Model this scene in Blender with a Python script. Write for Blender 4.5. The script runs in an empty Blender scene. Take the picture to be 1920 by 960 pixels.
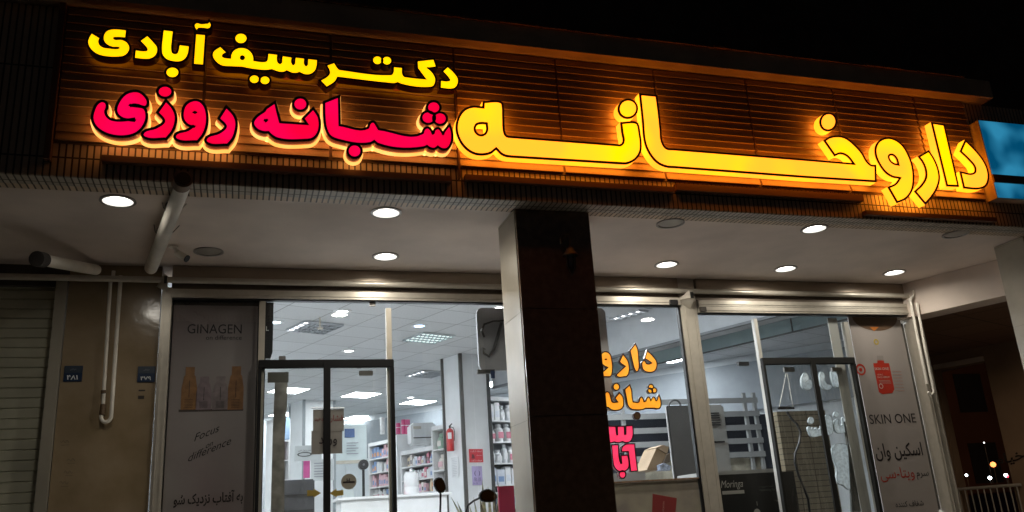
import bpy, bmesh, math, random
import numpy as np
from mathutils import Vector, Matrix
from mathutils.geometry import tessellate_polygon
random.seed(7)
C = bpy.context.scene.collection
SC = bpy.context.scene
R = math.radians

# ------------------------------------------------------------------ camera
YAW, PIT, ROL, FPX = 0.320104, 0.302606, -0.066229, 1601.0
cy, sy, cp, sp, cr, sr = math.cos(YAW), math.sin(YAW), math.cos(PIT), math.sin(PIT), math.cos(ROL), math.sin(ROL)
fw = Vector((sy*cp, cy*cp, sp)); r0 = Vector((cy, -sy, 0)); u0 = r0.cross(fw)
rt = r0*cr + u0*sr; up = u0*cr - r0*sr
EYE = Vector((0, 0, 1.6))
cam = bpy.data.objects.new('camera', bpy.data.cameras.new('camera')); C.objects.link(cam)
cam.matrix_world = Matrix(((rt.x, up.x, -fw.x, EYE.x), (rt.y, up.y, -fw.y, EYE.y), (rt.z, up.z, -fw.z, EYE.z), (0, 0, 0, 1)))
cam.data.sensor_width = 36; cam.data.lens = FPX/1920*36
cam.data.clip_start = 0.05; cam.data.clip_end = 2000
SC.camera = cam
# ------------------------------------------------------------------ world: night sky
w = bpy.data.worlds.new('World'); SC.world = w; w.use_nodes = True
nt = w.node_tree; bg = nt.nodes['Background']
sky = nt.nodes.new('ShaderNodeTexSky'); sky.sky_type = 'NISHITA'; sky.sun_disc = False
sky.sun_elevation = R(-4); sky.sun_rotation = R(200)
nt.links.new(sky.outputs[0], bg.inputs[0]); bg.inputs[1].default_value = 0.13
SC.view_settings.view_transform = 'Standard'; SC.view_settings.look = 'None'
SC.view_settings.exposure = 0.0; SC.view_settings.gamma = 1
SC.cycles.max_bounces = 7; SC.cycles.diffuse_bounces = 4; SC.cycles.glossy_bounces = 3
SC.cycles.transparent_max_bounces = 16
SC.cycles.sample_clamp_indirect = 4.0
SC.cycles.caustics_reflective = False; SC.cycles.caustics_refractive = False

# pixel of the photograph -> point of the scene on a known surface
def ray(x, y): return rt*((x-960)/FPX) - up*((y-480)/FPX) + fw
def W(x, y, Y): d = ray(x, y); return EYE + d*(Y/d.y)
def WZ(x, y, Z): d = ray(x, y); return EYE + d*((Z-EYE.z)/d.z)
TH = R(22)                                  # the building's own grid is turned 22 degrees to the shop front
U2 = Vector((math.cos(TH), math.sin(TH), 0)); V2 = Vector((-math.sin(TH), math.cos(TH), 0))
def WP(x, y, P, D):                         # on the vertical plane through P along D
    n = Vector((-D.y, D.x, 0)); d = ray(x, y); return EYE + d*((P-EYE).dot(n)/d.dot(n))

# ------------------------------------------------------------------ materials
MATS = {}
def mat(name, col, rough=0.6, metal=0.0, emit=0.0, ecol=None, var=0.0, vscale=6.0, bump=0.0, bscale=60.0, coat=0.0, spec=0.5, stain=None):
    if name in MATS: return MATS[name]
    m = bpy.data.materials.new(name); m.use_nodes = True; t = m.node_tree; b = t.nodes['Principled BSDF']
    b.inputs['Base Color'].default_value = (*col, 1); b.inputs['Roughness'].default_value = rough
    b.inputs['Metallic'].default_value = metal; b.inputs['Coat Weight'].default_value = coat
    b.inputs['Specular IOR Level'].default_value = spec
    tc = t.nodes.new('ShaderNodeTexCoord')
    n = t.nodes.new('ShaderNodeTexNoise'); n.inputs['Scale'].default_value = vscale; n.inputs['Detail'].default_value = 6
    t.links.new(tc.outputs['Object'], n.inputs['Vector'])
    v = var if var > 0 else 0.05
    mx = t.nodes.new('ShaderNodeMix'); mx.data_type = 'RGBA'
    mx.inputs[6].default_value = (*[c*(1-v) for c in col], 1); mx.inputs[7].default_value = (*[min(1, c*(1+v)) for c in (stain or col)], 1)
    rp = t.nodes.new('ShaderNodeValToRGB'); rp.color_ramp.elements[0].position = 0.35; rp.color_ramp.elements[1].position = 0.65
    t.links.new(n.outputs['Fac'], rp.inputs[0]); t.links.new(rp.outputs[0], mx.inputs[0])
    t.links.new(mx.outputs[2], b.inputs['Base Color'])
    if bump > 0:
        n2 = t.nodes.new('ShaderNodeTexNoise'); n2.inputs['Scale'].default_value = bscale; n2.inputs['Detail'].default_value = 4
        t.links.new(tc.outputs['Object'], n2.inputs['Vector'])
        bp = t.nodes.new('ShaderNodeBump'); bp.inputs['Strength'].default_value = bump; bp.inputs['Distance'].default_value = 0.01
        t.links.new(n2.outputs['Fac'], bp.inputs['Height']); t.links.new(bp.outputs[0], b.inputs['Normal'])
    if emit > 0:
        b.inputs['Emission Color'].default_value = (*(ecol or col), 1); b.inputs['Emission Strength'].default_value = emit
    MATS[name] = m; return m

def glow(name, c0, c1, s, scale=3.0, base=(0.6, 0.5, 0.1)):
    "lit translucent acrylic: the modules inside make it a little brighter here and there"
    if name in MATS: return MATS[name]
    m = mat(name, base, 0.35); t = m.node_tree; b = t.nodes['Principled BSDF']
    tc = t.nodes.new('ShaderNodeTexCoord'); n = t.nodes.new('ShaderNodeTexNoise'); n.inputs['Scale'].default_value = scale
    n.inputs['Detail'].default_value = 1.5
    t.links.new(tc.outputs['Object'], n.inputs['Vector'])
    rp = t.nodes.new('ShaderNodeValToRGB'); rp.color_ramp.elements[0].position = 0.40; rp.color_ramp.elements[1].position = 0.64
    rp.color_ramp.elements[0].color = (*c0, 1); rp.color_ramp.elements[1].color = (*c1, 1)
    t.links.new(n.outputs['Fac'], rp.inputs[0]); t.links.new(rp.outputs[0], b.inputs['Emission Color'])
    b.inputs['Emission Strength'].default_value = s
    return m

def glass(name, tint=(1, 1, 1), haze=0.0, refl=1.0, rough=0.01, ripple=0.0):
    if name in MATS: return MATS[name]
    m = bpy.data.materials.new(name); m.use_nodes = True; t = m.node_tree; t.nodes.clear()
    out = t.nodes.new('ShaderNodeOutputMaterial'); tr = t.nodes.new('ShaderNodeBsdfTransparent'); tr.inputs[0].default_value = (*tint, 1)
    gl = t.nodes.new('ShaderNodeBsdfGlossy'); gl.inputs['Roughness'].default_value = rough
    fr = t.nodes.new('ShaderNodeLayerWeight'); pw = t.nodes.new('ShaderNodeMath'); pw.operation = 'POWER'; pw.inputs[1].default_value = 5
    t.links.new(fr.outputs['Facing'], pw.inputs[0])
    mu = t.nodes.new('ShaderNodeMath'); mu.operation = 'MULTIPLY_ADD'; mu.inputs[1].default_value = .9*refl; mu.inputs[2].default_value = .07*refl
    t.links.new(pw.outputs[0], mu.inputs[0])
    a = t.nodes.new('ShaderNodeMixShader'); t.links.new(mu.outputs[0], a.inputs[0]); t.links.new(tr.outputs[0], a.inputs[1]); t.links.new(gl.outputs[0], a.inputs[2])
    last = a
    if ripple > 0:
        tc = t.nodes.new('ShaderNodeTexCoord'); n = t.nodes.new('ShaderNodeTexNoise'); n.inputs['Scale'].default_value = 2.2
        mp = t.nodes.new('ShaderNodeMapping'); mp.inputs['Scale'].default_value = (5, 1, 1.1)
        bp = t.nodes.new('ShaderNodeBump'); bp.inputs['Strength'].default_value = ripple; bp.inputs['Distance'].default_value = .05
        t.links.new(tc.outputs['Object'], mp.inputs[0]); t.links.new(mp.outputs[0], n.inputs['Vector']); t.links.new(n.outputs['Fac'], bp.inputs['Height']); t.links.new(bp.outputs[0], gl.inputs['Normal'])
    if haze > 0:
        tc = t.nodes.new('ShaderNodeTexCoord'); n = t.nodes.new('ShaderNodeTexNoise'); n.inputs['Scale'].default_value = 3
        mp = t.nodes.new('ShaderNodeMapping'); mp.inputs['Scale'].default_value = (4, 1, 0.4)
        t.links.new(tc.outputs['Object'], mp.inputs[0]); t.links.new(mp.outputs[0], n.inputs['Vector'])
        m2 = t.nodes.new('ShaderNodeMath'); m2.operation = 'MULTIPLY'; m2.inputs[1].default_value = haze*2
        t.links.new(n.outputs['Fac'], m2.inputs[0])
        df = t.nodes.new('ShaderNodeBsdfDiffuse'); df.inputs[0].default_value = (.7, .7, .7, 1)
        b = t.nodes.new('ShaderNodeMixShader'); t.links.new(m2.outputs[0], b.inputs[0]); t.links.new(a.outputs[0], b.inputs[1]); t.links.new(df.outputs[0], b.inputs[2]); last = b
    t.links.new(last.outputs[0], out.inputs[0]); MATS[name] = m; return m

def tiled(name, col, grout, sx, sz, gw, rough=0.5, axis='XZ', offset=0.0, var=0.15, bump=0.4, rot=0.0):
    "brick texture in object space; sx, sz tile size in metres"
    if name in MATS: return MATS[name]
    m = mat(name, col, rough); t = m.node_tree; b = t.nodes['Principled BSDF']
    tc = t.nodes.new('ShaderNodeTexCoord'); mp = t.nodes.new('ShaderNodeMapping')
    if axis == 'XZ': mp.inputs['Rotation'].default_value = (R(-90), 0, 0)
    if axis == 'XY': mp.inputs['Rotation'].default_value = (0, 0, rot)
    t.links.new(tc.outputs['Object'], mp.inputs[0])
    br = t.nodes.new('ShaderNodeTexBrick'); br.offset = offset; br.squash = 1
    br.inputs['Scale'].default_value = 1; br.inputs['Brick Width'].default_value = sx; br.inputs['Row Height'].default_value = sz
    br.inputs['Mortar Size'].default_value = gw; br.inputs['Mortar Smooth'].default_value = 0.1; br.inputs['Bias'].default_value = 0
    br.inputs['Color1'].default_value = (*[c*(1-var) for c in col], 1); br.inputs['Color2'].default_value = (*[min(1, c*(1+var)) for c in col], 1)
    br.inputs['Mortar'].default_value = (*grout, 1)
    t.links.new(mp.outputs[0], br.inputs['Vector']); t.links.new(br.outputs['Color'], b.inputs['Base Color'])
    bp = t.nodes.new('ShaderNodeBump'); bp.inputs['Strength'].default_value = bump; bp.inputs['Distance'].default_value = 0.004; bp.invert = True
    t.links.new(br.outputs['Fac'], bp.inputs['Height']); t.links.new(bp.outputs[0], b.inputs['Normal'])
    return m

# ------------------------------------------------------------------ mesh helpers
class MB:
    def __init__(s): s.v = []; s.f = []
    def add(s, vs, fs):
        k = len(s.v); s.v += [tuple(p) for p in vs]; s.f += [tuple(i+k for i in f) for f in fs]; return s
    def box(s, a, b):
        x0, y0, z0 = [min(a[i], b[i]) for i in range(3)]; x1, y1, z1 = [max(a[i], b[i]) for i in range(3)]
        return s.add([(x0,y0,z0),(x1,y0,z0),(x1,y1,z0),(x0,y1,z0),(x0,y0,z1),(x1,y0,z1),(x1,y1,z1),(x0,y1,z1)],
                     [(0,3,2,1),(4,5,6,7),(0,1,5,4),(1,2,6,5),(2,3,7,6),(3,0,4,7)])
    def obox(s, P, A, B, H):     # corner P, edge vectors A, B, H
        P, A, B, H = map(Vector, (P, A, B, H))
        v = [P, P+A, P+A+B, P+B]; v += [q+H for q in v]
        return s.add(v, [(0,3,2,1),(4,5,6,7),(0,1,5,4),(1,2,6,5),(2,3,7,6),(3,0,4,7)])
    def quad(s, *p): return s.add(p, [tuple(range(len(p)))])
    def slab(s, pts, n, t):      # planar polygon pts given thickness t along n
        n = Vector(n).normalized()*t; k = len(pts); P = [Vector(p) for p in pts]
        return s.add(P+[p+n for p in P], [tuple(range(k)), tuple(range(2*k-1, k-1, -1))]+[(i, (i+1) % k+0, (i+1) % k+k, i+k)[::-1] for i in range(k)])
    def tube(s, pts, r, n=12, cap=True):
        P = [Vector(p) for p in pts]; k = len(P); vs = []; fs = []
        rr = r if isinstance(r, (list, tuple)) else [r]*k
        ref = None
        for i, p in enumerate(P):
            d = ((P[min(i+1, k-1)]-P[i]).normalized() + (P[i]-P[max(i-1, 0)]).normalized()).normalized()
            if ref is None: ref = d.orthogonal().normalized()
            a = (ref - d*ref.dot(d)).normalized(); ref = a; b = d.cross(a)
            for j in range(n):
                an = 2*math.pi*j/n; vs.append(p + (a*math.cos(an)+b*math.sin(an))*rr[i])
        for i in range(k-1):
            for j in range(n): fs.append((i*n+j, i*n+(j+1) % n, (i+1)*n+(j+1) % n, (i+1)*n+j))
        if cap: fs.append(tuple(range(n))[::-1]); fs.append(tuple((k-1)*n+j for j in range(n)))
        return s.add(vs, fs)
    def lathe(s, prof, c=(0,0,0), n=32):   # prof (r,z)
        vs = []; fs = []; k = len(prof)
        for r_, z in prof:
            for j in range(n): a = 2*math.pi*j/n; vs.append((c[0]+r_*math.cos(a), c[1]+r_*math.sin(a), c[2]+z))
        for i in range(k-1):
            for j in range(n): fs.append((i*n+j, i*n+(j+1) % n, (i+1)*n+(j+1) % n, (i+1)*n+j))
        return s.add(vs, fs)
    def build(s, name, m, parent=None, smooth=False, bevel=0.0):
        me = bpy.data.meshes.new(name); me.from_pydata(s.v, [], s.f); me.update()
        me.materials.append(m)
        if smooth:
            me.polygons.foreach_set('use_smooth', [True]*len(me.polygons)); me.set_sharp_from_angle(angle=R(40))
        if bevel > 0:
            bm = bmesh.new(); bm.from_mesh(me)
            try: bmesh.ops.bevel(bm, geom=bm.edges[:], offset=bevel, segments=2, affect='EDGES', clamp_overlap=True)
            except Exception: pass
            bm.to_mesh(me); bm.free()
        o = bpy.data.objects.new(name, me); C.objects.link(o)
        if parent is not None: attach(o, parent)
        return o
def world_loc(o):
    v = Vector(o.location)
    return v + world_loc(o.parent) + Vector(o.matrix_parent_inverse.translation) if o.parent else v
def attach(o, parent):
    o.parent = parent; o.matrix_parent_inverse = Matrix.Translation(-world_loc(parent))
def tag(o, label=None, cat=None, group=None, kind=None):
    if label: o['label'] = label
    if cat: o['category'] = cat
    if group: o['group'] = group
    if kind: o['kind'] = kind
    return o
def thing(name, label, cat, loc=(0,0,0), group=None):
    o = bpy.data.objects.new(name, None); C.objects.link(o); o.location = loc; o.empty_display_size = 0.1
    return tag(o, label, cat, group)
def copy_tree(o, parent=None):
    c = o.copy(); C.objects.link(c)
    if parent is not None: c.parent = parent
    for ch in o.children: copy_tree(ch, c)
    return c

# ------------------------------------------------------------------ lettering
FORMS = {'ا':('\ufe8d','\ufe8e'),'آ':('\ufe81','\ufe82'),'د':('\ufea9','\ufeaa'),'ر':('\ufead','\ufeae'),'ز':('\ufeaf','\ufeb0'),'و':('\ufeed','\ufeee'),
 'ب':('\ufe8f','\ufe90','\ufe91','\ufe92'),'ت':('\ufe95','\ufe96','\ufe97','\ufe98'),'س':('\ufeb1','\ufeb2','\ufeb3','\ufeb4'),'ش':('\ufeb5','\ufeb6','\ufeb7','\ufeb8'),
 'ف':('\ufed1','\ufed2','\ufed3','\ufed4'),'ک':('\ufb8e','\ufb8f','\ufb90','\ufb91'),'ن':('\ufee5','\ufee6','\ufee7','\ufee8'),'ه':('\ufee9','\ufeea','\ufeeb','\ufeec'),
 'ی':('\ufbfc','\ufbfd','\ufbfe','\ufbff'),'م':('\ufee1','\ufee2','\ufee3','\ufee4'),'خ':('\ufea5','\ufea6','\ufea7','\ufea8'),'ل':('\ufedd','\ufede','\ufedf','\ufee0')}
def fa(t):
    out = []
    for i, ch in enumerate(t):
        if ch not in FORMS: out.append(ch); continue
        f = FORMS[ch]; pv = i > 0 and t[i-1] in FORMS and len(FORMS[t[i-1]]) == 4
        nx = i+1 < len(t) and t[i+1] in FORMS and len(f) == 4
        out.append(f[3] if pv and nx else f[1] if pv else f[2] if nx else f[0])
    return ''.join(out[::-1])
def text_geo(body, bold=0.0, shear=0.0):
    cu = bpy.data.curves.new('text', 'FONT'); cu.body = body; cu.offset = bold; cu.shear = shear; cu.resolution_u = 3
    o = bpy.data.objects.new('text', cu); C.objects.link(o); bpy.context.view_layer.update()
    me = bpy.data.meshes.new_from_object(o.evaluated_get(bpy.context.evaluated_depsgraph_get()))
    v = [tuple(x.co) for x in me.vertices]; f = [tuple(p.vertices) for p in me.polygons]
    bpy.data.objects.remove(o); bpy.data.meshes.remove(me); bpy.data.curves.remove(cu)
    return v, f
def text_on(body, pL, pR, m, name, parent, hs=1.0, bold=0.0, shear=0.0, upv=None, thick=0.0):
    "lettering laid on a surface: its left end at point pL, right end at pR (world), baseline between"
    v, f = text_geo(body, bold, shear)
    if not v: return None
    x0 = min(a[0] for a in v); x1 = max(a[0] for a in v)
    D = pR-pL; s = D.length/(x1-x0); D = D.normalized(); Up = upv or Vector((0, 0, 1))
    b = MB(); b.add([pL + D*((a[0]-x0)*s) + Up*(a[1]*s*hs) for a in v], f)
    return b.build(name, m, parent)
def text_px(body, xL, xR, y, Y, m, name, parent, **k):
    a = W(xL, y, Y); b = W(xR, y, Y); b.z = a.z
    return text_on(body, a, b, m, name, parent, **k)

def sample(pts, n=7):
    P = [(Vector(p[:2]), len(p) > 2) for p in pts]; k = len(P); out = []
    def tan(i):
        a = (P[i][0]-P[i-1][0]).normalized(); b = (P[(i+1) % k][0]-P[i][0]).normalized(); return (a+b).normalized() if (a+b).length > 1e-6 else a
    for i in range(k):
        p, c = P[i]; q, d = P[(i+1) % k]; L = (q-p).length
        if c and d: out.append(p); continue
        t0 = (q-p).normalized() if c else tan(i); t1 = (q-p).normalized() if d else tan((i+1) % k)
        for j in range(n):
            t = j/n; h = (2*t**3-3*t*t+1, t**3-2*t*t+t, -2*t**3+3*t*t, t**3-t*t)
            out.append(p*h[0]+t0*L*h[1]+q*h[2]+t1*L*h[3])
    return out
def ell(cx, cy_, rx, ry=None, n=28):
    ry = ry or rx; return [('E', cx, cy_, rx, ry, n)]
def loop(pts, tf, Y):
    "traced outline in a crop's own units -> closed loop of (x, z) metres on the plane y = Y"
    ox, oy, s = tf
    if pts and pts[0][0] == 'E':
        _, cx, cyy, rx, ry, n = pts[0]
        P = [Vector((cx+rx*math.cos(2*math.pi*i/n), cyy+ry*math.sin(2*math.pi*i/n))) for i in range(n)]
    else:
        P = sample([((ox+p[0]/s), (oy+p[1]/s), *p[2:]) if True else p for p in pts]); return [(lambda q: (q.x, q.z))(W(p.x, p.y, Y)) for p in P]
    return [(lambda q: (q.x, q.z))(W(ox+p.x/s, oy+p.y/s, Y)) for p in P]
def area(l): return 0.5*sum(l[i-1][0]*l[i][1]-l[i][0]*l[i-1][1] for i in range(len(l)))
def orient(l, ccw=True): return l if (area(l) > 0) == ccw else l[::-1]
def offs(l, d):
    out = []; k = len(l)
    for i in range(k):
        p = Vector(l[i]); a = p-Vector(l[i-1]); b = Vector(l[(i+1) % k])-p
        if a.length < 1e-7 or b.length < 1e-7: a = b = (a if a.length > b.length else b)
        na = Vector((a.y, -a.x)).normalized(); nb = Vector((b.y, -b.x)).normalized(); n = na+nb
        if n.length < 1e-4: n = na
        n.normalize(); c = max(0.5, n.dot(na)); q = p+n*(d/c); out.append((q.x, q.y))
    return out
def fill(mb, loops, y):
    pl = [[Vector((a, b, 0)) for a, b in l] for l in loops]; flat = [p for l in pl for p in l]
    tr = tessellate_polygon(pl); mb.add([(p.x, y, p.y) for p in flat], [t[::-1] if False else t for t in tr])
def strip(mb, la, ya, lb, yb):
    k = len(la); mb.add([(a, ya, b) for a, b in la]+[(a, yb, b) for a, b in lb], [(i, (i+1) % k, (i+1) % k+k, i+k) for i in range(k)])

def letter(name, label, group, loops, dots, tf, style, Y, depth, rim):
    """channel letter: loops = outline + holes of the letter, dots = its dots
    style: dict of materials; rim>0: trim ring drawn inside the outline (face shrinks), rim<0: ring added outside"""
    main = [loop(l, tf if not isinstance(l, tuple) else l[0], Y) if not isinstance(l, tuple) else sum([loop_open(x, Y) for x in l], []) for l in loops]
    xs = [p[0] for p in main[0]]; zs = [p[1] for p in main[0]]
    T = thing(name, label, 'sign letter', (sum(xs)/len(xs), Y+depth, min(zs)), group)
    def make(lps, par, names):
        lps = [orient(l, i == 0) for i, l in enumerate(lps)]
        if rim > 0: outer = lps; inner = [offs(l, -rim) for l in lps]
        else: inner = lps; outer = [offs(l, -rim) for l in lps]
        f = MB(); fill(f, inner, Y); fo = f.build(names[0], style['face'], par)
        host = fo if names[0] == 'dot' else par
        t = MB(); [strip(t, a, Y-0.003, b, Y-0.003) for a, b in zip(inner, outer)]
        [strip(t, a, Y-0.003, b, Y+0.004) for a, b in zip(outer, outer)]
        [strip(t, a, Y-0.003, b, Y+0.002) for a, b in zip(inner, inner)]
        t.build(names[1], style['trim'], host)
        s_ = MB(); d1 = depth*style.get('split', 1.0)
        [strip(s_, a, Y+0.004, b, Y+d1) for a, b in zip(outer, outer)]
        s_.build(names[2], style['side'], host, smooth=True)
        if 'back' in style:
            ins = [offs(l, -.014) for l in outer]; bk = MB(); [strip(bk, b, Y+depth, a, Y+depth) for a, b in zip(outer, ins)]; bk.build('back_glow', style['back'], host)
        if 'base' in style:
            g = style['grow']; big = [offs(l, g) for l in outer]; bb = MB()
            for a, b in zip(outer, big):
                strip(bb, a, Y+d1, b, Y+d1); strip(bb, b, Y+d1, b, Y+depth)
            bb.build(names[3], style['base'], host, smooth=True)
    make(main, T, ('face', 'edge_trim', 'side_wall', 'glow_base'))
    for d in dots:
        make([loop(d, tf, Y)], T, ('dot', 'dot_trim', 'dot_wall', 'dot_glow_base'))
    return T
def loop_open(part, Y): return part

# ------------------------------------------------------------------ material set
M_tile = tiled('beige_soldier_tile', (.56, .43, .30), (.05, .03, .02), 0.0322, 0.5, 0.0045, 0.45)
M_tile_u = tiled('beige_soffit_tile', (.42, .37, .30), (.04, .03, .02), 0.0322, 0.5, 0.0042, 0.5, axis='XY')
M_slat = mat('terracotta_slat', (.36, .22, .12), .5, var=.18, vscale=2.5, bump=.2, bscale=90)
M_joint = mat('dark_joint', (.2, .12, .07), .7)
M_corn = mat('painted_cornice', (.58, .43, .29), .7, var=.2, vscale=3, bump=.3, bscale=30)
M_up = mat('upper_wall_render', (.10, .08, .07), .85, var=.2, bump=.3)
M_tray = mat('brown_steel', (.16, .075, .045), .5, metal=.3)
M_soffit = mat('soffit_paint', (.70, .60, .53), .8, var=.13, vscale=1.7, bump=.12, bscale=14)
M_mar = mat('marble_cladding', (.42, .37, .29), .28, var=.14, vscale=3.0, bump=.05, bscale=8)
M_mard = mat('dark_granite', (.20, .13, .085), .16, var=.18, vscale=22, bump=.04, bscale=5)
M_stone = mat('travertine', (.29, .215, .125), .16, var=.16, vscale=4, bump=.15, bscale=12, stain=(.28, .215, .14))
M_alu = mat('cream_aluminium', (.54, .50, .43), .33, metal=.35, var=.05, vscale=20)
M_box = mat('bronze_shutter_box', (.33, .27, .21), .38, metal=.55, var=.06, vscale=5)
M_shut = mat('grey_shutter', (.50, .49, .38), .55, metal=.1, var=.1, vscale=4)
M_pvc = mat('white_pvc', (.78, .74, .66), .45, var=.12, vscale=5)
M_black = mat('black_plastic', (.012, .012, .013), .35)
M_white = mat('white_paint', (.74, .75, .76), .55, var=.04)
M_glass = glass('window_glass', (.95, .97, .97), refl=1.0, haze=.004)
M_cur = glass('clear_curtain', (.88, .9, .88), haze=.014, refl=1.3, rough=.05, ripple=.5)
M_y = glow('yellow_acrylic', (1, .235, .012), (1, .35, .0), 2.7, 2.4)
M_ys = glow('yellow_acrylic_side', (1, .24, .012), (1, .30, .006), 2.7, 3)
M_hy = mat('amber_back_glow', (.5, .3, .1), .5, emit=9, ecol=(1, .38, .045))
M_hp = mat('amber_back_glow_pink', (.5, .3, .1), .5, emit=3.5, ecol=(1, .50, .13))
M_hr = mat('red_back_glow', (.3, .05, .02), .5, emit=.2, ecol=(1, .12, .01))
M_yt = glow('yellow_small_face', (1, .44, .0), (1, .54, .0), 1.8, 3)
M_p = glow('pink_acrylic', (1, .0, .045), (1, .0, .085), 1.0, 4, base=(.6, .02, .1))
M_pb = glow('amber_glow_base', (1, .38, .075), (1, .48, .13), 1.7, 6)
M_ps = mat('clear_red_wall', (.40, .06, .03), .15, emit=.12, ecol=(1, .16, .07), coat=.5)
M_mar_t = mat('maroon_trim', (.035, .002, .004), .35)
M_brn = mat('brown_trim', (.13, .035, .012), .4)
M_dkb = mat('dark_acrylic_body', (.035, .006, .004), .12, coat=.6)

# ------------------------------------------------------------------ setting
S = 3.40       # soffit height
g = MB().box((-60, -60, .10), (80, 4.0, .20)); tag(g.build('road', mat('asphalt', (.05, .05, .052), .85, var=.2, bump=.4)), kind='structure')
g = MB().box((-60, 4.0, .10), (80, 80, .30)); tag(g.build('pavement', tiled('paving', (.48, .44, .39), (.12, .11, .10), .4, .4, .006, .6, axis='XY', bump=.3)), kind='structure')

# building shell: arcade fascia, soffit, cornice, back
shop = thing('shop_building', 'night pharmacy building with tiled fascia, white soffit arcade and lit sign wall', 'building', (2.2, 5.9, .3))
b = MB().box((-6, 4.42, 3.40), (9.5, 4.62, 4.36)); b.build('fascia', M_tile, shop)
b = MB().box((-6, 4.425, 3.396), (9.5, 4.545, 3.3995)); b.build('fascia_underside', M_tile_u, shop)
b = MB().box((-6, 4.546, 3.402), (7.4, 6.3, 3.47)); b.build('soffit', M_soffit, shop)
# cornice
cY = WZ(960, 84, 4.366).y; cz2 = W(960, 47, cY).z
b = MB().box((-6, cY, 4.366), (W(1840, 186, cY).x+.12, 4.7, cz2)); b.build('cornice', M_corn, shop)
b = MB(); x = -6
for i in range(90):
    x2 = x + random.uniform(.1, .3)
    if x2 > 5.2: break
    b.box((x, cY-.012-random.random()*.01, cz2+.001), (x2, cY+.05, cz2+.008+random.random()*.008)); x = x2+.002
b.build('cornice_drip_edge', mat('rusty_flashing', (.22, .10, .05), .8, var=.4, vscale=30), shop)
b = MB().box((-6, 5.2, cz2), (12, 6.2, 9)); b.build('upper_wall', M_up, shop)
# tray angles below the letters
def tray(x0, y0, x1, y1, h=.034):
    p = W(x0, y0, 4.36); q = W(x1, y1, 4.36)
    MB().box((p.x, 4.378, p.z-h), (q.x, 4.419, p.z)).build('sign_tray', M_tray, shop)
tray(190, 287, 848, 322); tray(874, 324, 1266, 344); tray(1271, 341, 1621, 361, .045); tray(1627, 392, 1872, 404, .03)
# horizontal slat cladding, in modules with dark vertical joints
clad = thing('slat_cladding', 'brown horizontal slat cladding behind the lit sign letters', 'cladding', (2, 4.42, 3.57))
xs = [W(106, 200, 4.4).x] + [W(a, b_, 4.4).x for a, b_ in ((385, 130), (620, 160), (857, 250), (1047, 190), (1230, 180), (1404, 200), (1566, 200), (1722, 230))] + [5.05]
zb, zt, pit = 3.585, 4.362, .0485
def clad_panel(x0, x1, z0, y_off=0.0):
    b = MB(); z = zt
    while z - pit > z0:
        za, zc = z-pit, z
        yo, yi = 4.394-y_off, 4.408-y_off
        e = random.uniform(-.0012, .0012)
        b.add([(x0, yo+e, za), (x1, yo+e, za), (x1, yi+e, zc), (x0, yi+e, zc), (x0, yo+e+.004, za-.002), (x1, yo+e+.004, za-.002), (x0, yi, za), (x1, yi, za)],
              [(0, 1, 2, 3), (4, 5, 1, 0), (6, 7, 5, 4)])
        b.add([(x0, yo+e, za), (x0, yi+e, zc), (x0, 4.42, zc), (x0, 4.42, za)], [(0, 1, 2, 3)])
        b.add([(x1, yo+e, za), (x1, yi+e, zc), (x1, 4.42, zc), (x1, 4.42, za)], [(3, 2, 1, 0)])
        z -= pit
    return b
for i in range(len(xs)-1):
    clad_panel(xs[i]+.008, xs[i+1]-.008, zb).build('slat_panel', M_slat, clad)
b = MB().box((xs[0]-.01, 4.414, zb-.01), (xs[-1], 4.4185, 4.362)); b.build('joint_backing', M_joint, clad)
# edge profile at the left end and between the two sign bays
b = MB().box((xs[0]-.03, 4.37, 3.47), (xs[0]+.0, 4.419, 4.362)); b.build('edge_profile', M_tray, clad)
b = MB().box((xs[3]-.004, 4.372, 3.50), (xs[3]+.004, 4.419, 4.1)); b.build('edge_profile', M_tray, clad)
# small cover panel above the خ
b = MB(); p = W(1512, 212, 4.38); q = W(1708, 230, 4.38)

# pillars
def pillar(x0, x1, y0, y1, label, nm):
    T = thing('pillar', label, 'pillar', ((x0+x1)/2, (y0+y1)/2, .3))
    MB().box((x0, y0, .3), (x1, y1, 3.3955)).build('side_cladding', M_mar, T)
    zz = .3
    while zz < 3.39:
        z2 = min(zz+.62, 3.3955); MB().box((x0+.004, y0-.022, zz+.0015), (x1-.002, y0-.001, z2-.0015)).build('front_slab', M_mard, T, bevel=.0015); zz = z2
    b = MB()
    for k in range(5): b.box((x0-.0008, y0+.01, .9+.62*k), (x0+.001, y1-.002, .9025+.62*k))
    b.build('slab_joint', mat('pale_joint_line', (.30, .27, .21), .7), T)
    return T
pil1 = pillar(1.543, 2.022, 4.568, 4.895, 'pillar with pale marble side and dark front, between the two shop windows', 'a')
pil2 = pillar(5.531, 6.05, 4.60, 4.86, 'pale marble pillar at the right edge under the blue sign box', 'b')
# left stone wall with neighbour shutter
YS = 5.95
def zline(x, y, Y=YS): return W(x, y, Y).z
sw = MB().box((-1.075, YS, .3), (-.515, 6.25, 3.4015)); stone = sw.build('stone_wall', M_stone)
tag(stone, 'beige stone wall strip carrying two house number plates', 'wall')
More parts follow.
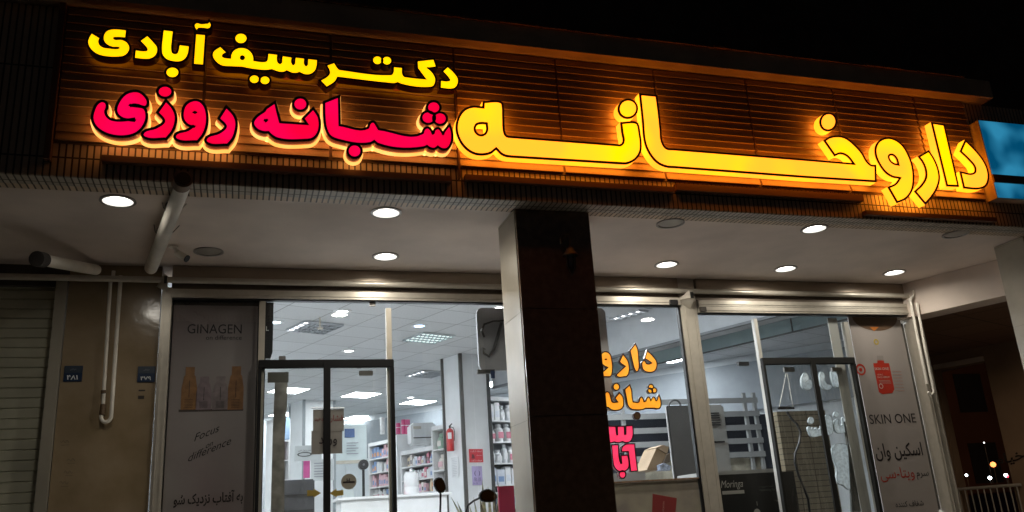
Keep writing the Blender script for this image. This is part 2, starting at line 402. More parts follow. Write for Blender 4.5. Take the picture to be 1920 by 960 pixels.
# frame + roller shutter of the neighbour
ns = thing('roller_shutter', 'closed grey roller shutter of the neighbouring shop at the left edge', 'shutter', (-2.6, 6.0, .3))
b = MB().box((-5, YS-.01, .3), (-5.05, 6.1, 3.25)); 
MB().box((-1.145, YS-.03, .3), (-1.08, 6.1, 3.28)).build('guide_rail', mat('shutter_rail', (.36, .33, .27), .5, metal=.3), ns)
b = MB(); z = .3
while z < 3.3:
    b.add([(-5, 6.03, z), (-1.146, 6.03, z), (-1.146, 6.023, z+.006), (-5, 6.023, z+.006), (-1.146, 6.020, z+.058), (-5, 6.020, z+.058), (-1.146, 6.03, z+.0635), (-5, 6.03, z+.0635)],
          [(0, 1, 2, 3), (3, 2, 4, 5), (5, 4, 6, 7)])
    z += .064
b.build('slats', M_shut, ns)
MB().box((-5, 5.98, 3.26), (-1.08, 6.3, 3.4015)).build('lintel', mat('dark_lintel', (.07, .06, .05), .8), ns)

# conduit running the length of the shop front
b = MB().tube([(-5, 5.89, zline(0, 518, 5.89)), (1.8, 5.89, zline(0, 518, 5.89)-.002), (5.60, 5.89, zline(1690, 555, 5.89))], .021, 14)
tag(b.build('conduit_pipe', M_alu, smooth=True), 'long pale horizontal tube running under the shutter boxes', 'pipe')

# shutter housings above the windows
def housing(x0, x1, ztop, zr0, zr1, label, nseg=1):
    T = thing('shutter_box', label, 'shutter box', ((x0+x1)/2, YS, zr0))
    MB().box((x0, 5.912, 3.30), (x1, 6.16, 3.4015)).build('housing', M_box, T, bevel=.004)
    MB().box((x0, 5.935, zr1+.002), (x1, 6.16, 3.298)).build('curtain_roll', mat('bronze_dark', (.20, .16, .13), .45, metal=.4), T)
    b = MB(); h = (zr1-zr0)/nseg
    for i in range(nseg):
        b.box((x0, 5.905+.004*i, zr0+h*i+.0015), (x1, 5.98, zr0+h*(i+1)-.0015))
        b.box((x0, 5.899+.004*i, zr0+h*i+.3*h), (x1, 5.906+.004*i, zr0+h*i+.42*h))
    b.build('bottom_rail', M_alu, T, bevel=.001)
    MB().box((x0, 5.925, zr0-.007), (x1, 5.975, zr0)).build('rubber_seal', M_black, T)
    return T
xg0, xg1 = W(321, 562, YS).x, 2.2
housing(xg0, 1.95, 3.4, 3.178, 3.238, 'bronze shutter box over the left window with its pale bottom rail')
housing(1.955, 3.35, 3.4, 3.176, 3.238, 'bronze shutter box over the middle window right of the dark pillar')
housing(3.512, 5.60, 3.4, 3.118, 3.222, 'bronze shutter box over the right window with two-step pale rail', 2)
# guide posts
def post(x0, x1, y0, y1, label, z1=3.4015):
    T = thing('shutter_guide', label, 'window frame', ((x0+x1)/2, YS, .3))
    MB().box((x0, y0, .3), (x1, y1, z1)).build('post', M_alu, T, bevel=.003)
    MB().box((x0+.25*(x1-x0), y0-.006, .3), (x0+.32*(x1-x0), y0+.001, 3.17)).build('rib', M_alu, T)
    MB().box((x1-.2*(x1-x0), y0-.004, .3), (x1-.12*(x1-x0), y0+.001, 3.17)).build('rib', M_alu, T)
    return T
post(W(301, 600, 5.93).x-.0, W(321, 600, 5.93).x-.003, 5.92, 6.1, 'pale vertical shutter guide between stone wall and perfume poster', 3.25)
gp = post(3.358, 3.505, 5.93, 5.985, 'wide pale post between the middle and the right window')
post(5.603, 5.70, 5.90, 6.1, 'pale shutter guide at the right end of the shop front', 3.21)
# folded bracket on the wide post and guide funnel at left
def bracket(px, py, label, s=1.0):
    T = thing('shutter_bracket', label, 'bracket', W(px, py, 5.86))
    p = W(px, py, 5.86)
    MB().add([(p.x-.05*s, 5.93, p.z-.02), (p.x+.02*s, 5.84, p.z+.045), (p.x+.055*s, 5.84, p.z+.03), (p.x+.055*s, 5.93, p.z-.09*s), (p.x+.02*s, 5.84, p.z-.02), (p.x+.055*s, 5.84, p.z-.035)],
             [(0, 1, 4), (1, 2, 5, 4), (2, 3, 5), (0, 4, 5, 3), (0, 3, 2, 1)]).build('folded_plate', M_alu, T)
    MB().box((p.x+.024*s, 5.834, p.z-.022), (p.x+.050*s, 5.8395, p.z+.028)).build('slot', M_black, T)
bracket(1287, 555, 'folded pale metal bracket on top of the wide post')
bracket(303, 527, 'small folded bracket on the left shutter guide', .7)

# ------------------------------------------------------------------ glazing
WIN = {}
def win(x):
    k = 0 if x < 1.95 else 1 if x < 3.4 else 2
    if k not in WIN: WIN[k] = thing('shop_window', ('wide left shop window with the entrance, a poster and two mullions', 'middle shop window right of the dark pillar with lit letters', 'right shop window between the wide post and the side passage')[k], 'window', ((.7, YS, .3), (2.65, YS, .3), (4.55, YS, .3))[k])
    return WIN[k]
def pane(x0, x1, z0, z1, Y, label, m=M_glass):
    o = MB().quad((x0, Y, z0), (x1, Y, z0), (x1, Y, z1), (x0, Y, z1)).build('glass_pane', m, win(x0)); return o
GX = [xg0, W(485, 620, YS).x, W(498, 620, YS).x, W(724, 620, YS).x, W(734, 620, YS).x]
GY = 5.965
pane(GX[0], GX[1], .3, 3.171, GY, 'tall glass pane covering the perfume poster')
pane(GX[2], GX[3], 2.70, 3.171, GY, 'glass transom pane above the black framed plastic door')
pane(GX[4], W(887, 700, YS).x, .3, 3.171, GY, 'glass pane between white mullion and frameless joint left of pillar')
pane(W(887, 700, YS).x+.004, 1.95, .3, 3.171, GY, 'narrow glass pane right of the frameless joint beside the pillar')
pane(1.955, 3.34, 1.84, 3.169, GY, 'middle window pane behind the orange and pink letters')
pane(3.52, 4.02, 1.0, 3.111, GY, 'glass pane right of the wide post')
pane(4.06, 4.95, 2.74, 3.111, GY, 'glass transom above the right plastic door')
def mull(x0, x1, z0, z1, label, m=M_alu, Y0=5.94):
    o = MB().box((x0, Y0, z0), (x1, 5.982, z1)).build('mullion', m, win(x0), bevel=.002); return o
mull(GX[1], GX[2]-.004, .3, 3.17, 'pale mullion at the right edge of the perfume poster')
mull(GX[3], GX[4], .3, 3.13, 'pale mullion at the right edge of the left plastic door')
mull(4.025, 4.058, .3, 3.08, 'white mullion left of the right plastic door', mat('grey_white_paint', (.40, .39, .36), .5))
mull(W(1583, 620, YS).x, W(1592, 620, YS).x, .3, 3.06, 'white mullion left of the serum poster', mat('grey_white_paint', (.40, .39, .36), .5))
mull(W(1560, 620, YS).x, W(1578, 620, YS).x, .3, 3.10, 'wide grey jamb beside the serum poster', mat('grey_jamb', (.5, .5, .48), .5), 5.99)
mull(3.342, 3.357, .3, 3.17, 'thin black seal at the right edge of the middle window', M_black)

def clip_(px, py, w_, h_, Y, label, m=None):
    p = W(px, py, Y); o = MB().box((p.x-w_/2, Y-.012, p.z-h_/2), (p.x+w_/2, Y+.012, p.z+h_/2)).build('glass_clamp', m or mat('steel_clamp', (.25, .24, .23), .35, metal=.9), bevel=.003)
    return tag(o, label, 'glass clamp')
clip_(698, 571, .045, .028, 5.96, 'small steel clamp at the top edge of the transom glass')
clip_(686, 700, .095, .035, 5.93, 'steel patch clamp lit orange, near the top of the right door leaf')
clip_(673, 687, .035, .03, 5.94, 'small dark clamp just above the lit patch clamp')
clip_(529, 672, .045, .03, 5.94, 'small clamp above the left end of the black door frame')
clip_(957, 592, .03, .075, 4.545+.35, 'black magnetic catch on the marble side of the pillar', M_black)
# ------------------------------------------------------------------ plastic strip doors
def strip_door(name, label, xa, xb, xm, ztop, Y, leftw, M=mat('matt_black_frame', (.010, .010, .011), .75, spec=.15)):
    T = thing('plastic_door', label, 'door', ((xa+xb)/2, Y, .3))
    MB().box((xa, Y-.02, ztop-.055), (xb, Y+.02, ztop)).build('top_rail', M, T, bevel=.004)
    MB().box((xa, Y-.02, .3), (xa+leftw, Y+.02, ztop-.056)).build('side_rail', M, T)
    MB().box((xb-.028, Y-.02, .3), (xb, Y+.02, ztop-.056)).build('side_rail', M, T)
    MB().box((xm-.024, Y-.024, .3), (xm+.022, Y-.004, ztop-.02)).build('centre_strip', M, T)
    MB().quad((xa+leftw, Y, .3), (xm, Y, .3), (xm, Y, ztop-.055), (xa+leftw, Y, ztop-.055)).build('clear_sheet', M_cur, T)
    MB().quad((xm+.001, Y+.002, .3), (xb-.028, Y+.002, .3), (xb-.028, Y+.002, ztop-.055), (xm+.001, Y+.002, ztop-.055)).build('clear_sheet', M_cur, T)
    b = MB()
    for i in range(14):
        x = xa+.03+(xb-xa-.06)*i/13; b.lathe([(0, -.004), (.004, -.004), (.004, 0)], (0, 0, 0), 6)
    return T
YD = 5.915
strip_door('a', 'black framed clear plastic door curtain at the pharmacy entrance', W(484, 690, YD).x, W(738, 690, YD).x, W(613, 690, YD).x, W(600, 675, YD).z, YD, .022)
sd2 = strip_door('b', 'dark framed clear plastic door curtain in the right window', W(1431, 700, YD).x, W(1605, 700, YD).x, W(1525, 700, YD).x, W(1500, 671, YD).z, YD, .02, mat('dark_door_frame', (.016, .016, .015), .7, spec=.2))

# ------------------------------------------------------------------ downlights
def make_down(lit):
    T = thing('downlight', 'x', 'ceiling light')
    MB().lathe([(.092, 0), (.094, -.006), (.078, -.008), (.074, 0), (.070, .03)], n=36).build('trim_ring', mat('downlight_ring', (.30, .28, .26), .4, metal=.3), T, smooth=True)
    if lit: m = mat('downlight_glow', (1, 1, 1), .5, emit=10, ecol=(1, .97, .90))
    else: m = mat('frosted_lens', (.32, .29, .25), .3, coat=.4)
    MB().lathe([(0, -.0025), (.052, -.0025), (.056, -.0015)] if lit else [(0, -.004), (.03, -.005), (.072, -.003), (.075, 0)], n=36).build('lens', m, T, smooth=True)
    if lit: MB().lathe([(.056, -.0015), (.066, -.004), (.079, -.0065)], n=36).build('reflector_cone', mat('lit_reflector', (.9, .9, .9), .3, emit=1.2, ecol=(1, .96, .88)), T, smooth=True)
    return T
LIT = [(221, 378, 'lit downlight in the soffit left of the drain pipe, leftmost', 3.5), (724, 400, 'lit downlight near the fascia above the left window, front of two', 9), (723, 482, 'lit downlight above the left window near the shutter box, rear of two', 6),
       (1250, 497, 'lit downlight just right of the dark pillar near the shutter box', 7), (1527, 430, 'lit downlight near the fascia right of the pillar', 9), (1473, 505, 'lit downlight above the right window, near its middle', 6), (1677, 512, 'lit downlight at the right end of the shutter boxes', 4.5)]
UNL = [(391, 473, 'unlit round downlight above the perfume poster'), (1257, 420, 'unlit downlight with glass lens near the fascia right of the pillar'), (1792, 440, 'unlit downlight near the right end of the fascia')]
pl_, pu_ = make_down(True), make_down(False)
downs = [pl_]+[copy_tree(pl_) for _ in LIT[1:]]
for i, (x, y, lab, e) in enumerate(LIT):
    o = downs[i]
    p = WZ(x, y, 3.395); o.location = (p.x, p.y, 3.4015); tag(o, lab, 'ceiling light', 'lit downlights in the soffit')
    L = bpy.data.lights.new('downlight_lamp', 'AREA'); L.shape = 'DISK'; L.size = .13; L.energy = e; L.color = (1, .93, .80); L.spread = R(165)
    lo = bpy.data.objects.new('downlight_lamp', L); C.objects.link(lo); lo.location = (0, 0, -.014); lo.parent = o
for i, (x, y, lab) in enumerate(UNL):
    o = pu_ if i == 0 else copy_tree(pu_)
    p = WZ(x, y, 3.395); o.location = (p.x, p.y, 3.4015); tag(o, lab, 'ceiling light', 'unlit downlights in the soffit')

# ------------------------------------------------------------------ sign letters
G1, G2, G3 = 'yellow small letters of the top line', 'pink letters of the second line', 'large yellow letters of the right sign'
ST = dict(face=M_yt, trim=M_dkb, side=M_dkb, back=M_hr)
SP = dict(face=M_p, trim=M_mar_t, side=M_ps, base=M_pb, back=M_hp, split=.58, grow=.007)
SY = dict(face=M_y, trim=M_brn, side=M_ys, back=M_hy)
c = 1
Z1 = (150, 30, 6.856); Z2 = (380, 50, 7.385); Z3 = (590, 90, 6.857)
def TL(label, loops, dots, tf): letter('sign_letter', label, G1, loops, dots, tf, ST, 4.30, .055, -.011)
TL('small yellow lit letter ye at the far left of the top line', [[(590,187,c),(580,277,c),(470,272),(428,280),(430,298),(540,312),(600,345),(632,410),(610,475),(560,512),(500,523),(300,512),(200,475),(130,405),(108,335),(120,285),(152,230,c),(248,288,c),(235,325),(245,370),(290,405),(370,420),(500,422),(512,412),(500,402),(420,396),(350,365),(312,315),(312,250),(345,200),(400,178),(480,175)]], [], Z1)
TL('small yellow lit letter dal, second from the left in the top line', [[(865,262,c),(935,335),(985,400),(990,455),(965,510),(910,545),(850,553),(710,540,c),(718,445,c),(835,456),(866,447),(870,425),(855,400),(782,322,c)]], [], Z1)
TL('small yellow lit letters alef and be with one dot below', [[(1078,187,c),(1192,200,c),(1178,320),(1172,440),(1185,478),(1220,492),(1255,480),(1272,440),(1283,378,c),(1397,392,c),(1385,480),(1350,548),(1290,582),(1200,582),(1110,552),(1065,495),(1055,420),(1065,300)]], [ell(1188,727,76,62)], Z1)
TL('small yellow lit upright letter alef with wavy stroke on top', [[(1495,238,c),(1605,248,c),(1580,626,c),(1467,616,c)]], [[(1480,112),(1505,96),(1560,108),(1620,102),(1650,98),(1662,82,c),(1676,105),(1674,140),(1650,160),(1600,156),(1545,152),(1520,156),(1500,178,c),(1482,150)]], Z1)
TL('small yellow lit word part sin ye fe in the middle of the top line', [[(243,285,c),(320,358,c),(272,388),(268,415),(290,432),(395,446,c),(400,395),(425,345),(480,308),(545,298),(620,318),(675,370),(698,430),(700,478,c),(860,492),(893,478),(905,440),(912,378,c),(1030,392,c),(1025,450),(1038,500),(1072,520),(1100,500),(1104,460),(1110,412,c),(1228,430,c),(1225,500),(1253,535),(1280,515),(1284,480),(1290,432,c),(1403,445,c),(1403,520),(1432,550),(1457,530),(1460,490),(1463,452,c),(1580,465,c),(1575,540),(1550,610),(1490,655),(1420,660),(1340,628,c),(1300,640),(1240,638),(1165,605,c),(1120,625),(1050,622),(960,590,c),(880,600),(700,585),(540,555,c),(400,550),(260,535),(180,475),(143,405),(155,350)], ell(550,432,36,33)], [ell(530,165,77,66), ell(715,730,62,53), ell(862,745,62,53)], Z2)
TL('small yellow lit word part kaf te re with long bar and two dots', [[(250,198,c),(285,255),(312,282),(360,291),(955,352),(998,345),(1015,315),(1020,250,c),(1120,258,c),(1122,330),(1145,370),(1200,382),(1440,408,c),(1330,262,c),(1325,175,c),(1525,152,c),(1555,240,c),(1435,255,c),(1500,310),(1545,390),(1543,440),(1520,488),(1465,502),(1120,462),(1068,440,c),(1020,452),(960,448),(290,370,c),(255,430),(155,497,c),(82,422,c),(165,372),(197,330),(190,280),(163,228,c)]], [ell(806,160,54,50), ell(928,165,54,50)], Z3)
TL('small yellow lit letter dal at the right end of the top line', [[(1712,250,c),(1790,325),(1836,395),(1835,455),(1800,510),(1750,523),(1622,512,c),(1625,425,c),(1715,431),(1742,418),(1730,390),(1655,302,c)]], [], Z3)
P4 = (160, 150, 6.4); P5 = (460, 160, 4.8)
def PL(label, loops, dots, tf): letter('sign_letter', label, G2, loops, dots, tf, SP, 4.29, .074, -.014)
PL('pink lit letter ye at the far left, its tail end dark', [[(205,268),(240,290),(242,330),(226,380),(240,432),(290,480),(370,500),(460,500),(540,490),(615,478,c),(520,465),(450,448),(402,410),(385,360),(420,260),(490,180),(570,150),(640,155),(700,200),(735,260),(722,308),(690,308),(640,290),(570,285),(515,310,c),(560,325),(640,335),(695,350),(720,420),(708,500),(660,580),(590,635),(460,665),(330,655),(210,610),(130,540),(100,460),(120,360),(160,290)]], [], P4)
PL('pink lit letter ze with a round dot above', [[(970,270,c),(1032,340),(1070,430),(1065,520),(1030,610),(965,692,c),(720,680),(700,655),(860,582),(955,512),(960,485),(885,390,c)]], [ell(957,142,75,60)], P4)
PL('pink lit letter vav with a small closed eye', [[(1310,255),(1370,268),(1420,325),(1445,420),(1440,540),(1400,650),(1340,725,c),(1110,708),(1088,680),(1240,612),(1330,550,c),(1240,530),(1190,470),(1185,380),(1220,300)], ell(1315,390,32,12)], [], P4)
PL('pink lit letter re, fourth from the left in the second line', [[(1695,345,c),(1770,430),(1798,510),(1790,600),(1760,690),(1700,765,c),(1475,748),(1458,720),(1620,642),(1697,572),(1698,548),(1620,462,c)]], [], P4)
PL('pink lit word part nun he with one dot', [[(262,170,c),(280,250),(305,342,c),(575,360,c),(535,300,c),(610,225,c),(650,290),(657,380),(635,440),(595,474),(540,482),(290,470),(240,440),(212,412,c),(165,412),(105,385),(80,340),(110,290),(180,240,c),(195,215,c)], [(195,300,c),(198,330,c),(162,322,c)]], [ell(495,170,53,50)], P5)
PL('pink lit word part shin be alef with tall stem and four dots', [[(832,115,c),(838,368,c),(1108,392),(1130,348),(1150,338),(1170,362),(1195,405,c),(1600,440),(1618,402),(1640,390),(1662,408),(1680,446,c),(1700,440),(1712,408),(1735,397),(1757,420),(1780,456,c),(1800,420),(1835,375,c),(1850,430),(1845,510),(1812,562),(1775,566),(1730,540,c),(1700,562),(1665,556),(1635,535,c),(1600,550),(1200,520),(1160,490,c),(1120,512),(850,485),(770,450),(735,380),(722,280),(720,160,c)]], [ell(1695,200,50,46), ell(1645,292,51,47), ell(1752,300,51,47), ell(983,592,52,50)], P5)
A1 = (840, 170, 6.4); A2 = (1120, 160, 5.333); A3 = (1510, 200, 6.0); A4 = (1620, 220, 5.333)
def px(tf, pts): return [(tf[0]+p[0]/tf[2], tf[1]+p[1]/tf[2], *p[2:]) for p in pts]
ID = (0, 0, 1)
def YL(label, loops, dots, dtf=None):
    return letter('sign_letter', label, G3, loops, [[('E', dtf[0]+d[0]/dtf[2], dtf[1]+d[1]/dtf[2], d[2]/dtf[2], d[3]/dtf[2], 32)] for d in dots], ID, SY, 4.30, .062, .0135)
YL('large yellow lit word part nun he, leftmost of the large letters', [
    px(A1, [(415,125,c),(650,138),(664,165),(675,330),(685,490),(705,535),(760,546,c)]) + px(A2, [(195,589,c),(225,590),(250,565),(240,470),(228,368,c),(400,374),(415,400),(430,480),(443,580),(435,670),(385,745),(300,788),(215,788,c)]) + px(A2, [(0,775,c)]) + px(A1, [(760,803,c),(700,795),(640,770),(578,710,c),(520,755),(400,778),(290,755),(180,670),(108,545),(90,430),(120,310),(190,220),(290,182),(412,190,c)]),
    px(A1, [(452,405,c),(455,470),(432,512),(390,525),(348,502),(333,455),(352,415),(400,402)])], [(305,235,102,101)], A2)
YL('large yellow lit word part khe alef with tall stem and long bar', [
    px(A2, [(417,80,c),(598,98,c),(622,280),(640,450),(652,560),(690,622),(760,632,c)]) + px(A3, [(0,590,c),(530,635,c),(480,572),(440,545),(390,535),(330,560,c),(203,378,c),(270,338),(370,325),(450,345),(560,430),(640,520),(700,620),(740,652),(795,655,c),(800,850,c),(0,800,c)]) + px(A2, [(780,828,c),(690,820),(600,780),(520,690),(470,580),(445,350)])], [(257,172,98,106)], A3)
YL('large yellow lit letter vav with small eye', [px(A4, [(230,200),(310,218),(390,280),(450,380),(490,500),(500,640),(480,740),(425,815),(330,860,c),(235,695,c),(310,660),(347,612,c),(290,602),(220,560),(150,470),(110,370),(112,290),(150,230)]),
    px(A4, [(335,465,c),(295,455),(260,420),(257,388),(285,382),(318,412)])], [])
YL('large yellow lit letter re left of the upright alef', [px(A4, [(645,328,c),(700,410),(745,520),(758,620),(730,720),(680,800),(615,875,c),(500,738,c),(570,672),(612,600),(612,530),(582,450),(537,390,c)])], [])
YL('large yellow lit upright letter alef near the right end', [px(A4, [(670,47,c),(805,70,c),(950,695,c),(825,690,c)])], [])
YL('large yellow lit letter dal beside the blue sign box', [px(A4, [(1010,222,c),(1100,310),(1190,420),(1238,520),(1248,620),(1220,690),(1160,718),(995,710,c),(955,540,c),(1098,548),(1105,505),(1050,430),(957,340,c)])], [])

# blue light box at the right
bb = thing('sign_box', 'blue backlit sign box at the right end of the fascia', 'sign', (5.6, 4.4, 3.55))
M_blue = glow('blue_lightbox', (.0, .075, .17), (.03, .27, .47), .85, 3.6, base=(.02, .1, .2))
p = W(1834, 226, 4.33); q = W(1852, 326, 4.33); r_ = W(1856, 342, 4.33); s_ = W(1857, 369, 4.33)
MB().box((p.x, 4.332, s_.z-.004), (6.4, 4.419, p.z+.004)).build('case', M_corn, bb)
MB().box((p.x+.006, 4.326, q.z), (6.4, 4.3315, p.z)).build('upper_panel', M_blue, bb)
MB().box((p.x+.006, 4.326, s_.z), (6.4, 4.3315, r_.z)).build('lower_panel', M_blue, bb)
MB().box((p.x+.002, 4.322, r_.z+.002), (6.4, 4.3315, q.z-.002)).build('divider', M_mard, bb)

# ------------------------------------------------------------------ drain pipes, cameras, wall pipes
def pipe(name, pts, r, label, m=M_pvc, extra=None, par=None):
    T = thing(name, label, 'pipe', pts[-1])
    MB().tube(pts, r, 18).build('tube', m, T, smooth=True)
    return T
pa = W(343, 337, 4.36); pb = WZ(283, 503, 3.33); 
T = pipe('drain_pipe', [pa, pa+Vector((-.01, .10, -.005)), WZ(318, 412, 3.345), pb], .040, 'white drain pipe slung under the soffit, sticking out of the fascia')
dn = (pb-pa).normalized()
MB().tube([pa-dn*.015, pa+dn*.06], .048, 20).build('end_collar', mat('dirty_pvc', (.20, .14, .10), .6), T, smooth=True)
MB().tube([pa-dn*.018, pa-dn*.0155], .036, 20).build('open_end', mat('shaded_bore', (.05, .035, .025), .8), T)  # dark disc: shade inside the open pipe put into its colour
for (x, y) in ((318, 400), (303, 440)):
    pc = pa + dn*((WZ(x, y, 3.34)-pa).dot(dn)); MB().tube([pc-dn*.006, pc+dn*.006], .043, 20).build('coupling', mat('steel_band', (.2, .18, .15), .5, metal=.5), T, smooth=True)
    MB().tube([pc+Vector((-.06, .0, .06)), pc+Vector((-.048, 0, 0)), pc+Vector((0, 0, -.05)), pc+Vector((.048, 0, 0)), pc+Vector((.09, 0, .055))], .0025, 6).build('hanger_wire', M_black, T)
T = pipe('drain_pipe', [W(78, 487, 5.25), W(180, 506, 5.88)], .035, 'short white drain pipe with a black open end near the left shutter')
d0 = (W(180, 506, 5.88)-W(78, 487, 5.25)).normalized()
MB().tube([W(78, 487, 5.25)-d0*.055, W(78, 487, 5.25)+d0*.02], .045, 20).build('end_socket', mat('dark_socket', (.035, .03, .028), .6), T, smooth=True)
# U shaped wall pipe
YP = 5.915
T = thing('wall_pipe', 'pair of white wall pipes joined by a U bend on the stone wall', 'pipe', W(200, 790, YP))
a0, a1 = W(213, 508, 5.89), W(207, 530, YP); 
ptsU = [a0, a0+Vector((0, 0, -.04)), a1, W(193, 762, YP)]
MB().tube(ptsU, .0115, 12).build('left_run', M_pvc, T, smooth=True)
u = []; e0 = W(190, 778, YP); e1 = W(209, 772, YP)
for i in range(11):
    an = math.pi*i/10; m_ = (e0+e1)/2; u.append(Vector((m_.x-math.cos(an)*(e1.x-e0.x)/2, YP, min(e0.z, e1.z)-.01-math.sin(an)*.035)))
MB().tube([W(191.5, 764, YP)]+u+[W(226, 524, YP)], .0125, 12).build('u_bend', M_pvc, T, smooth=True)
MB().tube([W(193, 764, YP)+Vector((0, 0, .02)), W(191, 778, YP)], .017, 12).build('tape_wrap', mat('brown_tape', (.10, .06, .03), .6), T)
MB().tube([W(194, 738, YP), W(194, 732, YP)], .016, 12).build('tape_wrap', mat('brown_tape', (.10, .06, .03), .6), T)
MB().tube([W(226, 524, YP), W(226, 518, 5.9)], .016, 12).build('elbow', M_pvc, T)
# pipes at right end
T = thing('wall_pipe', 'white hooked pipes at the right end of the shop front', 'pipe', W(1745, 735, 5.85))
MB().tube([W(1708, 530, 5.86), W(1713, 545, 5.84), W(1712, 555, 5.82), W(1706, 562, 5.82), W(1709, 575, 5.82), W(1722, 640, 5.82), W(1738, 720, 5.82)], .012, 12).build('left_run', M_pvc, T, smooth=True)
MB().tube([W(1719, 568, 5.8), W(1734, 650, 5.8), W(1748, 720, 5.8), W(1751, 735, 5.8), W(1746, 741, 5.8), W(1740, 735, 5.8)], .011, 12).build('right_run', M_pvc, T, smooth=True)
T = thing('flex_hose', 'curved grey plastic hose beside the right shutter box', 'hose', W(1730, 585, 5.9))
hp = []
for i in range(13):
    an = math.pi*(.75-1.35*i/12); hp.append(W(1722+17*math.cos(an), 562-20*math.sin(an), 5.9))
MB().tube(hp, .016, 12).build('hose', mat('grey_hose', (.45, .42, .36), .5), T, smooth=True)
# two small cameras
def cctv(px_, py_, label, s=1.0):
    p = WZ(px_, py_, 3.40); T = thing('security_camera', label, 'camera', (p.x, p.y, 3.4))
    MB().tube([(p.x, p.y, 3.40), (p.x, p.y, 3.388)], .03, 16).build('mount', M_pvc, T, smooth=True)
    q = p+Vector((.04, .02, -.05)); MB().tube([(p.x, p.y, 3.39), q], .010, 8).build('arm', M_pvc, T, smooth=True)
    d = Vector((.75, -.35, -.55)).normalized(); MB().tube([q-d*.03, q+d*.055], .022, 16).build('camera_body', M_pvc, T, smooth=True)
    MB().tube([q+d*.0555, q+d*.062], .024, 16).build('lens', M_black, T, smooth=True)
cctv(325, 461, 'small white bullet camera under the soffit beside the drain pipe')
# lantern on pillar
lp = W(1066, 470, 4.50)
T = thing('wall_lantern', 'unlit old lantern on the dark front of the pillar', 'lamp', lp)
M_lan = mat('bronze_lantern', (.09, .065, .045), .45, metal=.5)
def lw(x, y, dy=0): return W(x, y, 4.49+dy)
MB().tube([lw(1052, 458), lw(1051, 448), lw(1057, 441), lw(1066, 440), lw(1070, 450), lw(1068, 464)], .006, 8).build('scroll_arm', M_lan, T, smooth=True)
cc = lw(1069, 474); MB().lathe([(.0, .03), (.02, .028), (.026, .01), (.045, -.012), (.047, -.018)], cc, 20).build('cap', M_lan, T, smooth=True)
MB().lathe([(.034, -.02), (.030, -.09), (.012, -.125), (.0, -.14)], cc, 8).build('glass_body', glass('lantern_glass', (.5, .45, .4), refl=1.0), T)
b = MB()
for k in range(4):
    a = k*math.pi/2+.4; b.tube([cc+Vector((.036*math.cos(a), .036*math.sin(a), -.02)), cc+Vector((.031*math.cos(a), .031*math.sin(a), -.09)), cc+Vector((.0, 0, -.14))], .003, 5)
b.build('cage', M_lan, T)
# house number plates
M_plate = mat('navy_enamel', (.012, .03, .075), .3); M_pl2 = mat('pale_print', (.85, .88, .9), .5)
def plate(x0, y0, x1, y1, num, label):
    a = W(x0, y0, YS-.008); b_ = W(x1, y1, YS-.008)
    T = thing('number_plate', label, 'house number', ((a.x+b_.x)/2, YS, b_.z))
    MB().box((a.x, YS-.008, b_.z), (b_.x, YS-.0005, a.z)).build('enamel_plate', M_plate, T, bevel=.001)
    MB().box((a.x+.004, YS-.0095, (a.z+b_.z)/2+.005), (b_.x-.004, YS-.0085, a.z-.004)).build('top_band', mat('blue_band', (.03, .045, .07), .4), T)
    m_ = (a.x+b_.x)/2; wd = (b_.x-a.x)
    MB().lathe([(0, 0), (.009, 0)], (0, 0, 0), 8)
    text_on(num, Vector((a.x+wd*.18, YS-.0105, b_.z+.012)), Vector((b_.x-wd*.22, YS-.0105, b_.z+.012)), M_pl2, 'number', T, hs=.8, bold=.02)
    text_on(fa('خیابان'), Vector((m_-.018, YS-.0105, a.z-.026)), Vector((m_+.018, YS-.0105, a.z-.026)), mat('grey_print', (.22, .24, .26), .5), 'small_print', T)
plate(121, 686, 153, 715, '۴۸۱', 'navy house number plate reading 481 beside the shutter')
plate(259, 687, 290, 716, '۴۷۹', 'navy house number plate reading 479 left of the white guide rail')
o = MB(); 
T = thing('wall_sticker', 'small dark notice sticker below the 479 plate', 'sticker', W(264, 745, YS))
MB().box(W(259, 742, YS-.003), W(270, 748, YS-.003)+Vector((0, .002, 0))).build('dark_print', mat('sticker_print', (.05, .04, .035), .7), T)
MB().box(W(260, 731, YS-.003), W(272, 733, YS-.003)+Vector((0, .002, 0))).build('thin_print', mat('sticker_print', (.05, .04, .035), .7), T)

def scrib(x0, y0, pts):
    return [W(x0+a, y0+b_, YS-.0006) for a, b_ in pts]
sc_ = thing('pencil_scribble', 'faint handwritten scribbles low on the stone wall by the shutter', 'scribble', W(125, 900, YS))
M_pc = mat('pencil_mark', (.10, .08, .06), .8)
for k, (x0_, y0_) in enumerate(((113, 828), (125, 862), (120, 885), (112, 905))):
    pts_ = [(i*2.0, 2.2*math.sin(i*1.7+k)+random.uniform(-1, 1)) for i in range(9)]
    MB().tube(scrib(x0_, y0_, pts_), .0012, 4).build('stroke', M_pc, sc_)
    MB().tube(scrib(x0_, y0_, [(2, 7), (16, 6+k*.4)]), .0010, 4).build('stroke', M_pc, sc_)
